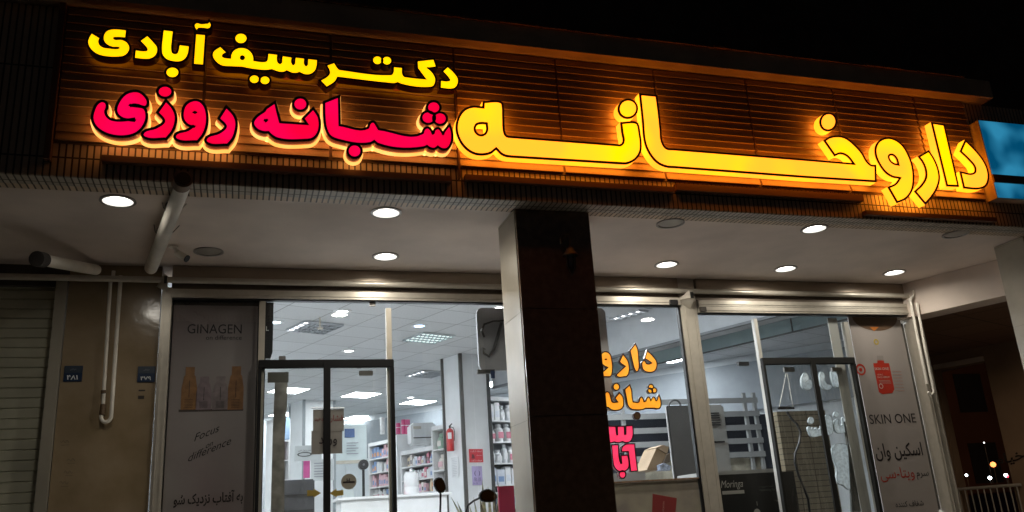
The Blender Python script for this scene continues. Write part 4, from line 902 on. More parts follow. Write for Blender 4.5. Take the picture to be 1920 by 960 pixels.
# shelving with products: front plane through P along V2, seen from the -U2 side
PC = [(.74, .75, .76), (.62, .65, .72), (.75, .70, .66), (.55, .20, .26), (.20, .30, .50), (.30, .45, .35), (.70, .45, .50), (.65, .55, .40), (.12, .12, .14), (.72, .74, .76), (.45, .35, .50), (.60, .30, .15)]
PM = [mat('package_%d' % i, c_, .45, var=.12, vscale=25) for i, c_ in enumerate(PC)]
PMESH = []
def product_mesh(kind, m):
    b = MB()
    if kind == 0: b.box((-.5, -.5, 0), (.5, .5, 1))
    elif kind == 1: b.lathe([(0, 0), (.48, 0), (.5, .05), (.5, .68), (.42, .76), (.25, .80), (.25, .86), (.30, .86), (.30, 1), (0, 1)], n=14)
    else: b.box((-.5, -.5, 0), (.5, .5, .86)); b.box((-.2, -.3, .86), (.2, .3, 1))
    o = b.build('product', m, smooth=(kind == 1)); lb = MB().box((-.36, -.51, .2), (.36, -.495, .55)).build('label_band', PM[random.randrange(12)], o)
    me, ml = o.data, lb.data; bpy.data.objects.remove(lb); bpy.data.objects.remove(o); return me, ml
for i in range(12):
    for k in (0, 0, 1, 2): PMESH.append(product_mesh(k, PM[i]))
nprod = 0
def product(P, w_, d_, h_, ang, label, group, pref=None, lab=True):
    global nprod
    me, ml = random.choice(PMESH) if pref is None else PMESH[pref]
    o = bpy.data.objects.new('medicine_package', me); C.objects.link(o); o.location = P; o.scale = (w_, d_, h_); o.rotation_euler = (0, 0, ang); tag(o, label, 'package', group)
    if lab:
        l = bpy.data.objects.new('label_band', ml); C.objects.link(l); l.parent = o
    nprod += 1
def shelf_unit(x0, x1, ytop, Yd, D, levels, label, plabel, pgroup, zgap=.30, z0=1.0, depth=.34, wmin=.06, wmax=.12, M=M_white, fillp=.95, prefs=None, lab=True):
    Pm = W((x0+x1)/2, ytop, Yd); a = WP(x0, ytop, Pm, D); b_ = WP(x1, ytop, Pm, D); zt_ = Pm.z
    A = b_-a; A.z = 0; a.z = .3
    n = Vector((-D.y, D.x, 0)).normalized(); n = n if n.dot(EYE-Pm) < 0 else -n      # into the shelf
    T = thing('shelf_unit', label, 'shelf', (a.x, a.y, .3)); Hh = zt_-.3
    MB().obox(a+n*depth, A, n*.02, (0, 0, Hh)).build('back_panel', M_wall, T)
    MB().obox(a, A.normalized()*.03, n*depth, (0, 0, Hh)).build('side_panel', M, T)
    MB().obox(a+A-A.normalized()*.03, A.normalized()*.03, n*depth, (0, 0, Hh)).build('side_panel', M, T)
    MB().obox(Vector((a.x, a.y, zt_-.06)), A, n*depth, (0, 0, .06)).build('top_panel', M, T)
    z = zt_-.06-zgap; ang = math.atan2(A.y, A.x); L = A.length
    for lv in range(levels):
        if z < z0: break
        MB().obox(Vector((a.x, a.y, z))+A.normalized()*.031, A.normalized()*(L-.062), n*(depth-.01), (0, 0, .02)).build('shelf_board', M, T)
        s = .05; base = random.choice(prefs) if prefs else None
        while s < L-.08:
            w_ = random.uniform(wmin, wmax)
            if s+w_ > L-.04: break
            if random.random() < .25 and prefs: base = random.choice(prefs)
            if random.random() < fillp:
                h_ = random.uniform(.6, .88)*zgap
                P = Vector((a.x, a.y, z+.0205))+A.normalized()*(s+w_/2)+n*(.05+w_*.4)
                product(P, w_*.92, w_*.8, h_, ang, plabel, pgroup, base, lab)
            s += w_+.004
        z -= zgap
    return T
shelf_unit(690, 764, 824, 15.5, V2, 6, 'white medicine shelves behind the right door leaf', 'small medicine package on the white shelves seen through the right door leaf', 'packages on the shelves behind the right door leaf', zgap=.25, wmin=.055, wmax=.10, prefs=[0, 1, 4, 20, 24, 36, 2, 16], lab=True)
shelf_unit(750, 813, 841, 13.2, V2, 6, 'white shelves of colourful packages left of the extinguisher column', 'colourful medicine package on the shelves left of the extinguisher column', 'packages on the shelves left of the column', zgap=.205, wmin=.05, wmax=.10)
shelf_unit(808, 834, 798, 12.6, V2, 8, 'tall narrow white shelves touching the extinguisher column', 'boxed product on the tall narrow shelves beside the column', 'packages on the tall narrow shelves', zgap=.30, wmin=.12, wmax=.2)
shelf_unit(912, 985, 745, 13.2, U2, 8, 'open shelves between white column and pillar', 'bottle or box on the shelves between column and pillar', 'packages on the shelves beside the pillar', zgap=.33, wmin=.1, wmax=.17, prefs=[0, 2, 4, 20, 36, 38, 8])
shelf_unit(516, 545, 785, 15.5, U2, 6, 'shelves at the left behind the bunched curtain', 'package on the far left shelves behind the curtain', 'packages on the far left shelves', zgap=.33, wmin=.1, wmax=.2, prefs=[0, 4, 24, 36, 16])
# cans on top of shelf, AC, board, canister etc.
def onshelf(x, y, Y): return W(x, y, Y)
for i, (x, Yd, hp, m, lab) in enumerate(((747, 14.9, 21, 3, 'pink tin on top of the shelves, left'), (757, 14.8, 28, 3, 'tall pink tin on top of the shelves, middle'), (765, 14.7, 28, 3, 'tall pink tin on top of the shelves, right'), (717, 15.4, 32, 0, 'tall white tin stack on top of the shelves'))):
    p = W(x, 814, Yd); s = (W(x, 813, Yd)-p).length
    T = thing('tin', lab, 'tin', p, 'tins on top of the shelves'); b = MB().lathe([(0, 0), (4.4*s, 0), (4.4*s, hp*s*.97), (0, hp*s)], p, 16); b.build('can', mat('magenta_tin', (.50, .06, .18), .35) if m == 3 else PM[0], T, smooth=True)
    MB().lathe([(4.45*s, hp*s*.55), (4.45*s, hp*s*.6)], p, 16).build('band', M_white, T)
T = thing('cabinet', 'white cupboard under the pink tins', 'cabinet', W(758, 850, 15)); a = W(744, 815, 14.6)
MB().box((a.x, 14.6, .3), (W(772, 815, 14.6).x, 15.1, a.z)).build('carcass', M_white, T)
T = thing('air_conditioner', 'white wall air conditioner above the colourful shelves', 'air conditioner', W(790, 820, 15))
a = W(771, 793, 14.2); b_ = W(818, 832, 14.2)
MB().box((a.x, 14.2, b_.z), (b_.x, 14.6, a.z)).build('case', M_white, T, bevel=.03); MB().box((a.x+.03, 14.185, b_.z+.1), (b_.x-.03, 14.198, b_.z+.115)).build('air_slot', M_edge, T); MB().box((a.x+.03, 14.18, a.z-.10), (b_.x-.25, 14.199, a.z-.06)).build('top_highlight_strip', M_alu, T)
T = thing('white_board', 'whiteboard with a navy crest poster on the back wall', 'board', W(660, 860, 17))
a = W(628, 798, 17); b_ = W(688, 862, 17)
MB().box((a.x, 17, b_.z), (b_.x, 17.04, a.z)).build('panel', mat('board_white', (.70, .78, .80), .3), T); MB().box((a.x-.03, 16.97, b_.z-.06), (b_.x, 17.04, b_.z)).build('tray', M_alu, T)
flat('crest_poster', 646, 804, 665, 820, 16.98, mat('navy_print', (.08, .14, .32), .5), T)
b = MB()
for k in range(5): b.box(tuple(W(650, 830+k*5, 16.97)), tuple(W(672-(k % 2)*5, 830.8+k*5, 16.975)))
b.build('writing', mat('grey_ink', (.35, .36, .4), .6), T)
T = thing('counter', 'white service counter along the bottom behind the entrance', 'counter', W(740, 960, 11)); a = W(640, 938, 11); b_ = W(838, 938, 11)
MB().box((a.x, 11, .3), (b_.x, 11.6, a.z)).build('front', M_white, T); MB().box((a.x-.05, 10.95, a.z), (b_.x+.05, 11.6, a.z+.03)).build('top', M_white, T)
T = thing('water_jug', 'white water canister on the counter', 'canister', W(772, 936, 11.2)); p = W(772, 935, 11.2); s = (W(773, 935, 11.2)-p).length
MB().lathe([(0, 0), (13.5*s, 0), (14*s, 3*s), (14*s, 20*s), (13.4*s, 21*s), (14*s, 22*s), (14*s, 42*s), (11*s, 47*s), (3*s, 49*s), (3*s, 54*s), (0, 54*s)], p, 24).build('body', M_white, T, smooth=True)
T = thing('red_case', 'red box lying on the counter', 'box', W(752, 936, 11.1)); a = W(738, 928, 11.1); b_ = W(771, 937, 11.1)
MB().box((a.x, 11.1, b_.z), (b_.x, 11.3, a.z)).build('box', mat('red_plastic', (.6, .03, .05), .4), T, bevel=.01); MB().box((a.x+.05, 11.09, a.z-.03), (b_.x-.1, 11.0995, a.z-.015)).build('seam', M_edge, T)
T = thing('monitor', 'small grey screen on the counter behind the arrow', 'monitor', W(655, 938, 11.2)); a = W(641, 916, 11.2); b_ = W(663, 935, 11.2)
MB().box((a.x, 11.2, b_.z), (b_.x, 11.25, a.z)).build('screen', mat('screen_grey', (.45, .5, .5), .3), T); MB().box(((a.x+b_.x)/2-.03, 11.21, b_.z-.04), ((a.x+b_.x)/2+.03, 11.24, b_.z)).build('stand', M_edge, T)
T = thing('pedestal_fan', 'round black fan left of the medicine shelves', 'fan', W(682, 935, 13)); p = W(682, 871, 13); s = (W(683, 871, 13)-p).length
MB().tube([p, p+Vector((0, .1, 0))], 9.5*s, 24).build('fan_head', M_black, T, smooth=True); MB().tube([p+Vector((0, .05, -9*s)), (p.x, 13.05, .3)], .02, 8).build('pole', M_black, T); MB().tube([p+Vector((0, -.02, 0)), p], 2*s, 12).build('hub', mat('grey_hub', (.2, .2, .22), .5), T)
o = flat('pink_banner', 569, 864, 581, 896, 14.0, mat('pink_banner_print', (.62, .10, .32), .5)); tag(o, 'narrow pink banner left of the paper sign', 'banner')
T = thing('notice_board', 'grey framed notice board left of the paper sign', 'notice', W(565, 862, 13.9)); flat('sheet', 553, 836, 603, 863, 13.8, mat('pale_sheet', (.62, .66, .68), .5), T); text_px(fa('مسئول فنی'), 559, 583, 846, 13.79, M_edge, 'title_print', T); 
p = W(571, 852, 13.79); MB().add([(p.x+.11*math.cos(k*math.pi/8), 13.79, p.z+.035*math.sin(k*math.pi/8)) for k in range(16)]+[(p.x+.09*math.cos(k*math.pi/8), 13.79, p.z+.022*math.sin(k*math.pi/8)) for k in range(16)], [(k, (k+1) % 16, (k+1) % 16+16, k+16) for k in range(16)]).build('oval_print', M_edge, T)
o = flat('blue_poster', 524, 783, 543, 824, 15.2, mat('blue_poster_print', (.35, .50, .72), .5, var=.3, vscale=3)); tag(o, 'tall blue and white poster at the far left of the entrance', 'poster')
T = thing('paper_sheet', 'white typed sheets pinned on the left column', 'notice', W(595, 905, 12.8)); flat('sheet', 583, 862, 626, 900, 12.9, mat('pale_sheet', (.62, .66, .68), .5), T); b = MB()
for k in range(6): b.box(tuple(W(589, 868+k*5, 12.89)), tuple(W(620-(k % 3)*4, 868.7+k*5, 12.895)))
b.build('typed_lines', mat('grey_ink', (.35, .36, .4), .6), T)
T = thing('display_cabinet', 'dark grey cabinet at the bottom left behind the entrance', 'cabinet', W(555, 960, 7.2)); a = W(522, 901, 7.2); b_ = W(590, 901, 7.2)
MB().box((a.x, 7.2, .3), (b_.x, 7.6, a.z)).build('carcass', mat('dark_cabinet', (.12, .125, .14), .5, var=.1), T, bevel=.01)
for k in range(1, 4): MB().box((a.x+.01, 7.195, a.z-.12*k), (b_.x-.01, 7.199, a.z-.12*k+.006)).build('drawer_gap', M_edge, T)

# hanging boards with swash letter
M_gb = mat('grey_board', (.30, .31, .335), .5, var=.06)
def rrect(x0, z0, x1, z1, r_, k=6):
    P = []
    for cx_, cz_, a0 in ((x1-r_, z1-r_, 0), (x0+r_, z1-r_, 90), (x0+r_, z0+r_, 180), (x1-r_, z0+r_, 270)):
        for i in range(k+1): a = R(a0+90*i/k); P.append((cx_+r_*math.cos(a), cz_+r_*math.sin(a)))
    return P
def board(x0, y0, x1, y1, Y, label, swash):
    a = W(x0, y0, Y); b_ = W(x1, y1, Y); T = thing('hanging_board', label, 'sign board', ((a.x+b_.x)/2, Y, b_.z))
    MB().slab([(p[0], Y, p[1]) for p in rrect(a.x, b_.z, b_.x, a.z, .05)], (0, 1, 0), .03).build('panel', M_gb, T)
    MB().tube([((a.x+b_.x)/2, Y+.015, a.z), ((a.x+b_.x)/2, Y+.015, IZ)], .004, 6).build('hanging_wire', M_edge, T)
    if swash:
        MB().tube([W(x, y, Y-.012) for x, y in ((910, 655), (905, 652), (907, 662), (917, 668), (926, 655), (934, 628), (940, 605))], [.004, .007, .010, .010, .012, .013, .010], 8).build('swash_letter', M_edge, T, smooth=True)
        MB().tube([W(x, y, Y-.012) for x, y in ((908, 632), (903, 620), (908, 608), (925, 602), (945, 601), (960, 606), (962, 620), (948, 638))], [.008, .010, .008, .006, .007, .009, .009, .004], 8).build('swash_letter', M_edge, T, smooth=True)
board(893, 577, 1000, 694, 6.25, 'grey rounded board with a curly letter left of the pillar', True)
board(1040, 576, 1153, 770, 6.28, 'grey rounded board at the left edge of the middle window', False)
T = thing('projector_screen_bracket', 'dark metal bracket under the curly letter board', 'bracket', W(915, 700, 6.2)); flat('bar', 895, 693, 928, 700, 6.2, M_edge, T, t=.03); flat('plate', 920, 695, 928, 709, 6.19, mat('navy_plate', (.03, .05, .12), .4), T, t=.01)

# maroon board, plant and motorcycle mirrors
o = flat('maroon_board', 934, 912, 975, 1100, 6.1, mat('maroon_print', (.34, .02, .07), .5), t=.02); tag(o, 'maroon board at the bottom beside the pillar', 'board')
pt = thing('snake_plant', 'tall narrow leaved plant in a pot behind the glass left of the pillar', 'plant', (W(935, 960, 6.3).x, 6.3, .3))
M_leaf = mat('snake_leaf', (.10, .13, .07), .5, var=.5, vscale=18, stain=(.3, .32, .2)); pc = W(930, 1040, 6.3)
b = MB()
for i, (x, y) in enumerate(((846, 932), (857, 940), (888, 932), (904, 900), (915, 912), (899, 925), (925, 930), (934, 905), (945, 925), (962, 935), (975, 915), (908, 940), (952, 948), (880, 948))):
    tp = W(x, y, 6.3+random.uniform(-.06, .06)); bs = Vector((pc.x+random.uniform(-.05, .05), 6.3+random.uniform(-.05, .05), 1.0))
    mid = bs.lerp(tp, .55)+Vector((0, 0, .05)); wv = Vector((random.uniform(.5, 1), random.uniform(-.5, .5), 0)).normalized()
    P = [bs, bs.lerp(mid, .6), mid, mid.lerp(tp, .6), tp]; ww = [.012, .018, .018, .012, .001]
    b.add([p+wv*w_ for p, w_ in zip(P, ww)]+[p-wv*w_ for p, w_ in zip(P, ww)], [(k, k+1, k+6, k+5) for k in range(4)])
b.build('leaves', M_leaf, pt); MB().lathe([(.0, .0), (.1, 0), (.14, .6), (.15, .72), (.13, .72), (.12, .68), (0, .68)], (pc.x, 6.3, .3), 24).build('pot', mat('clay_pot', (.3, .14, .08), .7), pt, smooth=True)
# motorcycle below the frame whose two mirrors rise into view
YM = 4.95
mc = thing('motorcycle', 'parked motorcycle of which only two black mirrors show at the bottom', 'motorcycle', (W(880, 960, YM).x, YM, .3))
M_mir = mat('mirror_glass', (.25, .2, .18), .05, metal=1.0)
def mirror(pts, stem, cx_, cy_, tilt):
    ctr = W(cx_, cy_, YM); pl = [W(x, y, YM) for x, y in pts]
    md = MB().slab(pl, (0, 1, 0), .03).build('mirror_housing', M_black, mc, bevel=.006)
    inn = [ctr+(p-ctr)*.80+Vector((0, -.004, 0)) for p in pl]; MB().slab(inn, (0, 1, 0), .002).build('mirror_glass', M_mir, md)
    MB().tube([W(x, y, YM+.015) for x, y in stem], .006, 8).build('mirror_stem', M_black, md, smooth=True)
mirror([(813, 905), (816, 897), (826, 894), (832, 899), (837, 912), (836, 920), (829, 925), (822, 923), (816, 915)], [(826, 924), (826, 945), (825, 965), (835, 1050)], 825, 910, 0)
mirror([(898, 930), (902, 921), (915, 916), (926, 920), (934, 930), (931, 938), (922, 942), (907, 941), (900, 937)], [(901, 933), (888, 939), (877, 948), (874, 960), (873, 990), (865, 1050)], 916, 929, 0)
hb = W(850, 1060, YM)
MB().tube([hb+Vector((-.33, .02, -.02)), hb+Vector((-.12, -.04, .02)), hb+Vector((.12, -.04, .02)), hb+Vector((.33, .02, -.02))], .014, 10).build('handlebar', M_black, mc, smooth=True)
for sg in (-1, 1): MB().tube([hb+Vector((sg*.22, -.0, 0)), hb+Vector((sg*.35, .025, -.022))], .019, 10).build('grip', M_black, mc, smooth=True)
MB().lathe([(0, 0), (.07, 0), (.085, .05), (.085, .12), (0, .14)], hb+Vector((0, -.05, -.16)), 20).build('headlight', mat('lamp_glass', (.5, .5, .5), .1), mc, smooth=True)
def wheel(c_):
    w_ = MB(); P = [c_+Vector((0, .28*math.cos(2*math.pi*i/24), .28*math.sin(2*math.pi*i/24))) for i in range(25)]
    w_.tube(P, .045, 8, cap=False).build('wheel', M_black, mc, smooth=True)
hx = hb.x; wheel(Vector((hx, YM-.45, .62))); wheel(Vector((hx, YM+.6-.1, .62)))
MB().tube([hb+Vector((0, 0, -.05)), Vector((hx, YM-.45, .62))], .03, 10).build('fork', M_black, mc)
MB().box((hx-.09, YM-.1, .75), (hx+.09, YM+.55, 1.02)).build('body', mat('dark_red_paint', (.12, .01, .01), .25, coat=.8), mc, bevel=.04)

# ------------------------------------------------------------------ inside of the middle and right windows
bm_ = thing('ceiling_beam', 'pale diagonal bulkhead beam crossing the middle and right windows', 'beam', (5, 8, 3.4))
P0 = WZ(1365, 612, 3.55); LB = 6.3
MB().obox(P0-V2*2.0, V2*LB, U2*.35, (0, 0, .46)).build('beam_face', mat('beam_grey', (.42, .44, .46), .7), bm_)
MB().obox(P0-V2*2.0+Vector((0, 0, -.03))-U2*.02, V2*LB, U2*.05, (0, 0, .03)).build('beam_lip', mat('dark_lip', (.15, .16, .17), .6), bm_)
gp_ = thing('glass_balustrade', 'greenish glass panel strip below the diagonal beam', 'glass panel', (5, 8.5, 3.2))
P1 = WZ(1365, 650, 3.45)
MB().obox(P1-V2*2.2, V2*LB, U2*.02, (0, 0, .16)).build('glass_strip', mat('green_glass', (.26, .33, .34), .15), gp_)
MB().obox(P1-V2*2.2+Vector((0, 0, -.012))-U2*.01, V2*LB, U2*.04, (0, 0, .012)).build('rail', M_edge, gp_)
MB().obox(P1-V2*2.2+Vector((0, 0, .16))-U2*.01, V2*LB, U2*.04, (0, 0, .012)).build('rail', M_edge, gp_)
for k in range(5): MB().obox(P1-V2*(2.2-k*1.3)-U2*.012, V2*.012, U2*.03, (0, 0, .16)).build('joint', M_edge, gp_)
# back of that room
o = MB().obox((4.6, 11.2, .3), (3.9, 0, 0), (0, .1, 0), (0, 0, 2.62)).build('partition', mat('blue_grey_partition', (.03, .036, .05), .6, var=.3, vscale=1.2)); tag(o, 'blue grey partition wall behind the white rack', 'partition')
rk = thing('slatted_rack', 'white rack of horizontal bars behind the middle and right windows', 'rack', (4.5, 8.6, .3))
Yr = 8.6; xa, xb = W(1136, 800, Yr).x, W(1428, 800, Yr).x
for i, (x, y) in enumerate(((1200, 755), (1200, 781), (1200, 808), (1200, 834), (1200, 861))):
    z = W(x, y, Yr).z; MB().box((xa, Yr, z-.03), (xb, Yr+.012, z+.03)).build('slat', mat('rack_white', (.26, .27, .27), .5), rk)
for x in (xa+.02, W(1172, 800, Yr).x, W(1405, 800, Yr).x, xb-.03): MB().box((x-.02, Yr+.014, .3), (x+.02, Yr+.05, W(1200, 740, Yr).z)).build('upright', mat('rack_white', (.26, .27, .27), .5), rk)
MB().box((W(1172, 860, Yr).x, Yr+.06, .3), (xb, Yr+.09, W(1300, 862, Yr).z)).build('lower_panel', mat('dirty_panel', (.30, .28, .22), .7, var=.3, vscale=8), rk)
cb_ = thing('tall_cabinet', 'plain tall dark grey cabinet behind the middle window', 'cabinet', (W(1290, 880, 7.3).x, 7.3, .3))
MB().box((W(1254, 800, 7.3).x, 7.3, .3), (W(1326, 800, 7.3).x, 7.32, W(1290, 760, 7.3).z)).build('carcass', mat('cabinet_grey', (.08, .078, .075), .5, var=.05), cb_, bevel=.01)
MB().box((W(1254, 800, 7.3).x-.012, 7.295, .3), (W(1254, 800, 7.3).x-.002, 7.31, W(1290, 760, 7.3).z)).build('side_edge', mat('edge_grey', (.3, .3, .3), .5), cb_)
hp = [W(1265+11*math.cos(a), 762-12*math.sin(a), 7.5) for a in [math.pi*i/10 for i in range(11)]]
MB().tube(hp, .010, 8).build('cable_loop', M_edge, cb_, smooth=True)
ac = thing('air_conditioner', 'pale floor standing air conditioner right of the wide post', 'air conditioner', (W(1345, 880, 7.25).x, 7.25, .3))
xa_, xb_ = W(1322, 820, 7.25).x, W(1366, 820, 7.25).x; zt_ = W(1345, 758, 7.25).z
MB().box((xa_, 7.25, .3), (xb_, 7.55, zt_)).build('case', mat('ac_white', (.33, .33, .31), .4), ac, bevel=.02)
b = MB()
for k in range(6): b.box((xa_+.05, 7.243, zt_-.09-k*.022), (xb_-.07, 7.249, zt_-.078-k*.022))
b.build('air_louvre', M_edge, ac); MB().box((xa_+.08, 7.243, zt_-.36), (xb_-.05, 7.249, zt_-.345)).build('handle_slot', M_black, ac)
bx = thing('carton', 'opened cardboard carton tilted on the window ledge', 'carton', W(1238, 880, 6.9))
M_card = mat('cardboard', (.22, .16, .10), .8, var=.1)
p0 = W(1214, 880, 6.9); Yc = 6.9
MB().slab(wq([(1213, 881), (1231, 840), (1250, 852), (1241, 868), (1238, 882)], Yc), (0, 1, 0), .25).build('front_side', M_card, bx)
MB().slab(wq([(1231, 839), (1243, 834), (1254, 838), (1251, 851)], Yc-.01), (0, 1, 0), .25).build('top_flap', mat('cardboard_light', (.28, .21, .14), .8), bx)
MB().slab(wq([(1250, 853), (1257, 849), (1256, 866), (1243, 870)], Yc-.02), (0, 1, 0), .2).build('dark_opening', mat('cardboard_dark', (.10, .08, .06), .8), bx)
cr_ = MB().slab(wq([(1236, 872), (1246, 868), (1258, 874), (1257, 882), (1238, 882)], Yc-.05), (0, 1, 0), .08).build('blue_packet', mat('blue_white_pack', (.30, .36, .48), .5, var=.5, vscale=40)); tag(cr_, 'small blue and white packet beside the carton', 'packet')
# ledge and lower display of the middle window
ld = thing('window_ledge', 'pale ledge box along the bottom of the middle window', 'ledge', (2.9, 6.1, .3))
zl1 = W(1240, 884, 6.6).z; zl = W(1155, 903, YS).z
MB().box((2.0, 6.05, zl-.03), (3.34, 6.9, zl-.0)).build('shelf_top', mat('ledge_grey', (.22, .22, .21), .5), ld)
MB().box((2.25, 6.85, zl), (3.34, 6.95, W(1240, 883, 6.85).z)).build('back_rise', mat('ledge_grey', (.22, .22, .21), .5), ld)
MB().box((1.96, 5.945, zl-.012), (3.34, 5.985, zl)).build('lower_bar', M_mard, ld)
dp = thing('poster', 'stained pale poster with a red box picture under the middle window', 'poster', (2.9, 5.97, .3))
MB().box((1.96, 5.965, .3), (3.34, 5.97, zl-.014)).build('sheet', mat('stained_print', (.30, .26, .23), .7, var=.35, vscale=5, stain=(.22, .2, .15)), dp)
MB().slab(wq([(1224, 926), (1269, 934), (1264, 990), (1222, 990)], 5.962), (0, 1, 0), .002).build('red_box_picture', mat('dull_red_print', (.20, .02, .018), .6), dp)
a_, b2 = W(1245, 960, 5.959), W(1246, 940, 5.959)
text_on('vitamin', a_, b2, mat('rose_print', (.40, .22, .19), .5), 'vertical_print', dp, hs=1, upv=Vector((-1, 0, 0)))
# black display counter with the Moringa board
mo = thing('display_board', 'black display board with pale script lettering in the right window', 'display', (3.9, 6.1, .3))
Yk = 6.12; zk = W(1400, 888, Yk).z
MB().box((3.52, Yk, .3), (W(1488, 884, Yk).x, Yk+.25, zk)).build('black_board', mat('black_board_print', (.010, .010, .009), .45), mo)
MB().box((3.52, Yk+.02, zk+.001), (W(1466, 884, Yk).x, Yk+.5, zk+.03)).build('top_ledge', mat('ledge_grey2', (.30, .30, .29), .5), mo)
M_pr = mat('pale_print2', (.34, .33, .30), .5)
text_px('Moringa', 1352, 1394, 915, Yk-.003, M_pr, 'script_title', mo, hs=1.3, shear=.35)
flat('underline_bar', 1354, 921, 1396, 925, Yk-.003, M_pr, mo, t=.001)
text_px(fa('مرطوب کننده صورت'), 1423, 1466, 914, Yk-.003, mat('dim_print', (.12, .12, .11), .5), 'small_print', mo)
text_px('Hydrating Facial Gel', 1425, 1468, 921, Yk-.003, mat('dim_print', (.12, .12, .11), .5), 'small_print', mo)
text_px(fa('نرم کننده'), 1453, 1470, 940, Yk-.003, M_pr, 'small_print', mo)
p = W(1421, 950, Yk-.003); MB().tube([W(1419, 940, Yk-.003), W(1420, 948, Yk-.003)], .002, 5).build('drip_picture', M_pr, mo)
disc('drop_picture', 1420, 961, 6, Yk-.003, M_pr, mo)
# cream tiled wall behind the right curtain
M_ct = tiled('cream_wall_tile', (.18, .15, .10), (.05, .035, .02), .2, .055, .004, .4, offset=0.0, var=.08)
o = MB().box((W(1470, 860, 7.6).x, 7.6, .3), (W(1562, 860, 7.6).x, 7.7, W(1520, 770, 7.6).z)).build('tiled_wall', M_ct); tag(o, 'cream tiled wall section behind the right plastic curtain', 'wall')
# hanging hook and hose behind the right curtain
hk = thing('hanging_cable', 'black cable hanging in a curve behind the right curtain', 'cable', W(1500, 960, 6.2))
MB().tube([W(x, y, 6.2) for x, y in ((1475, 772), (1484, 785), (1495, 796), (1501, 810), (1499, 830), (1491, 850), (1490, 866), (1497, 890), (1507, 915), (1515, 935), (1519, 965), (1522, 1030))], .010, 8).build('cable', M_black, hk, smooth=True)
flat('hook_plate', 1459, 763, 1490, 767, 6.19, M_black, hk, t=.01)
MB().tube([W(1474, 700, 6.21), W(1461, 764, 6.21)], .002, 5).build('tie', M_pvc, hk); MB().tube([W(1476, 700, 6.21), W(1487, 764, 6.21)], .002, 5).build('tie', M_pvc, hk)
for x, y, lab in ((1479, 693, 'small hinge plate top left behind the right curtain'), (1568, 693, 'hinge plate top right behind the right curtain')):
    clip_(x, y, .10, .035, 5.95, lab)
o = flat('black_catch', 1385, 678, 1405, 685, 6.05, M_black, t=.03); tag(o, 'black door closer above the white rack', 'door closer')
clip_(1263, 567, .07, .04, 5.895, 'black end bracket on the rail of the middle window', M_black)
clip_(1318, 580, .055, .04, 5.895, 'dark end bracket on the rail right of the wide post', mat('dark_bracket', (.06, .05, .04), .5))
tag(MB().slab([W(x, y, 6.02) for x, y in ((1583, 790), (1600, 790), (1610, 830), (1614, 960), (1598, 960), (1592, 850))], (0, 1, 0), .02).build('dark_strip', mat('dark_plant_print', (.05, .055, .05), .6)), 'dark strip beside the serum poster seen through the curtain', 'panel')

# ------------------------------------------------------------------ passage at the right
ps = thing('passage', 'dim side passage with brown tiled ceiling right of the shop', 'building', (7.5, 7.5, .3))
Bp = WZ(1733, 588, 3.1)
MB().obox(Vector((Bp.x, Bp.y, 3.1))+V2*.6, -V2*1.75, U2*.25, (0, 0, .3)).build('beam', M_soffit, ps)
M_bt = tiled('brown_ceiling_tile', (.22, .13, .09), (.05, .03, .02), .6, .6, .008, .6, axis='XY', var=.1, rot=-TH)
Q = Vector((Bp.x, Bp.y, 3.32))+U2*.24+V2*.25
Q2 = Q-V2*2.1; Q3 = Q2+U2*3.6
MB().slab([tuple(Q), tuple(Q2), tuple(Q3), (9.9, 10.3, 3.32)], (0, 0, 1), .03).build('tiled_ceiling', M_bt, ps)
WPt = WZ(1745, 668, 3.32); D_ = V2
def wz(x, y): return WP(x, y, WPt, D_)
M_pw = mat('passage_wall', (.36, .25, .17), .75, var=.12, vscale=2)
# wall with opening: left jamb, header, right part
e_l = wz(1752, 690); e_r = wz(1846, 677); hz = e_r.z
far = wz(1727, 700); right = wz(1912, 650); rgt = WPt - V2*((WPt-right).length+2.5)
def wallseg(a, b_, z0, z1, nm, m=M_pw, t=.18): MB().obox(Vector((a.x, a.y, z0)), Vector((b_.x-a.x, b_.y-a.y, 0)), U2*t, (0, 0, z1-z0)).build(nm, m, ps)
wallseg(far, e_l, .3, 3.32, 'side_wall'); wallseg(e_l, e_r, hz, 3.32, 'header'); wallseg(e_r, rgt, .3, 3.32, 'side_wall')
wallseg(e_l-U2*.03, e_r-U2*.03, hz, hz+.06, 'door_head', M_soffit, .03)
text_on(fa('خیام'), WP(1868, 872, WPt-U2*.01, D_), WP(1922, 860, WPt-U2*.01, D_), mat('dark_graffiti', (.03, .02, .015), .8), 'wall_writing', ps, bold=.02, hs=.8)
dp_ = copy_tree(pl_); dp_.location = (7.75, 6.3, 3.318); tag(dp_, 'lit downlight in the side passage ceiling, hidden behind the beam', 'ceiling light', 'lit downlights in the soffit')
for ch in dp_.children:
    if ch.type == 'LIGHT': ch.data = ch.data.copy(); ch.data.energy = 9.0; ch.data.color = (1, .75, .5)
# beyond: street: the opening shows the street
rl = thing('railing', 'grey metal railing in the dark opening at the lower right', 'railing', WP(1840, 960, WPt+U2*.05, V2))
RP = WPt-U2*.03; ra = WP(1770, 917, RP, V2); rb = WP(1915, 911, RP, V2); ra.z = rb.z = (ra.z+rb.z)/2
M_ral = mat('galvanised_rail', (.62, .60, .57), .5, metal=.1)
MB().tube([ra, rb], .018, 8).build('top_rail', M_ral, rl, smooth=True)
for k in range(12):
    p = ra.lerp(rb, (k+.3)/12); MB().tube([p, (p.x, p.y, .3)], .009, 6).build('baluster', M_ral, rl)
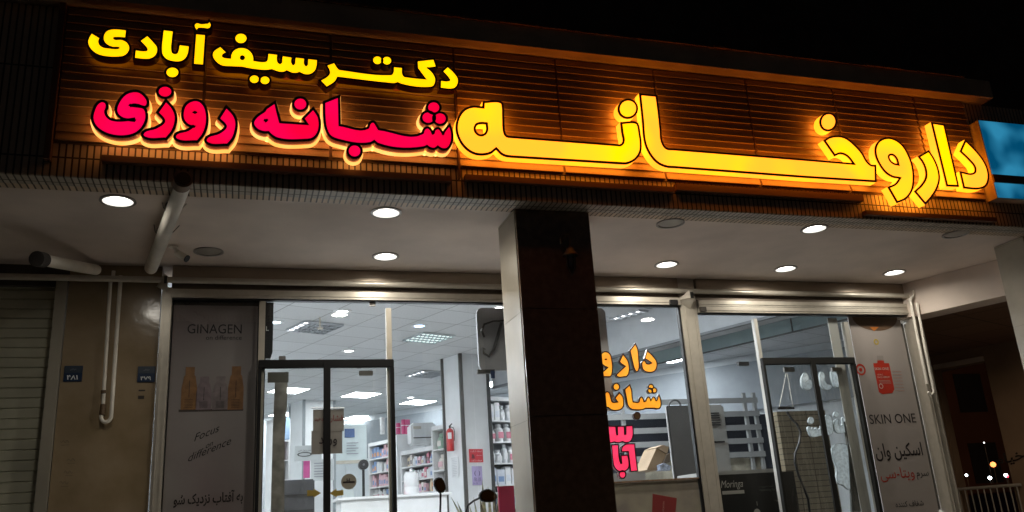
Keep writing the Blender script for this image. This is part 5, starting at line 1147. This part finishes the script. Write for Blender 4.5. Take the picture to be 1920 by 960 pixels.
# distant street lamps and wall
def slamp(x, y, Y, r_, col, s, label, pole=True):
    p = W(x, y, Y); T = thing('street_lamp', label, 'street lamp', (p.x, p.y, .2), 'distant lamps in the dark opening')
    MB().lathe([(0, -r_), (r_*.7, -r_*.7), (r_, 0), (r_*.7, r_*.7), (0, r_)], p, 16).build('lamp_globe', mat('lamp_%d_%d' % (int(col[2]*100), int(s)), col, .5, emit=s, ecol=col), T, smooth=True)
    MB().tube([p-Vector((0, 0, r_)), (p.x, p.y, .2)], .012, 6).build('pole', M_edge, T)
slamp(1862, 871, 24, .095, (1, .26, .07), 3.2, 'bright orange street lamp in the dark opening')
slamp(1812, 891, 26, .05, (.8, .95, 1), 9, 'small white far lamp, left of the orange one')
slamp(1856, 896, 26, .065, (.85, .95, 1), 14, 'white far lamp just below the orange one')
slamp(1886, 891, 26, .065, (.95, .95, 1), 14, 'white far lamp right of the orange one')
slamp(1889, 893, 25, .04, (1, .05, .08), 6, 'tiny red far lamp beside the white one')
slamp(1845, 830, 27, .03, (1, 1, 1), 3, 'tiny white far light high in the dark opening')
fb = thing('far_building', 'dim building far across the street in the dark opening', 'building', (50, 34, .2))
M_fb = mat('far_render', (.12, .05, .03), .8, var=.2, vscale=.3)
MB().box((28, 34, .2), (60, 40, 16)).build('wall', M_fb, fb)
for kx in range(7):
    for kz in range(4): MB().box((30+kx*4, 33.95, 2+kz*3.4), (31.7+kx*4, 33.99, 3.9+kz*3.4)).build('window', mat('far_window', (.03, .03, .035), .3) if (kx*3+kz) % 5 else mat('far_window_lit', (.4, .3, .15), .5, emit=.08, ecol=(1, .7, .4)), fb)
for lx, ly, lz, e_ in ((26.5, 22.6, 3.2, 130), (31, 25, 3.2, 60)):
    L = bpy.data.lights.new('street_lamp_light', 'POINT'); L.energy = e_; L.color = (1, .55, .25); L.shadow_soft_size = .15; lo = bpy.data.objects.new('street_lamp_light', L); C.objects.link(lo); lo.location = (lx, ly, lz)
cr2 = thing('parked_car', 'dark red parked car behind the railing in the opening', 'car', (W(1880, 960, 14).x, 14, .2))
p = W(1862, 925, 14)
M_car = mat('dark_red_car', (.16, .012, .01), .3, coat=.8)
MB().add([(p.x, 14, .45), (p.x+4, 14, .45), (p.x+4, 14, .95), (p.x+3.2, 14, 1.05), (p.x+2.6, 14, 1.55), (p.x+1.0, 14, 1.55), (p.x+.3, 14, 1.05), (p.x, 14, .95)]+[(p.x, 15.7, .45), (p.x+4, 15.7, .45), (p.x+4, 15.7, .95), (p.x+3.2, 15.7, 1.05), (p.x+2.6, 15.7, 1.55), (p.x+1.0, 15.7, 1.55), (p.x+.3, 15.7, 1.05), (p.x, 15.7, .95)],
         [tuple(range(8)), tuple(range(15, 7, -1))]+[(i, (i+1) % 8, (i+1) % 8+8, i+8) for i in range(8)]).build('body', M_car, cr2, bevel=.03)
MB().box((p.x+1.1, 13.99, 1.08), (p.x+2.5, 13.998, 1.48)).build('side_window', M_black, cr2)
for dx in (.8, 3.1): MB().tube([(p.x+dx, 13.97, .52), (p.x+dx, 14.15, .52)], .31, 20).build('wheel', M_black, cr2, smooth=True)
print('products', nprod)
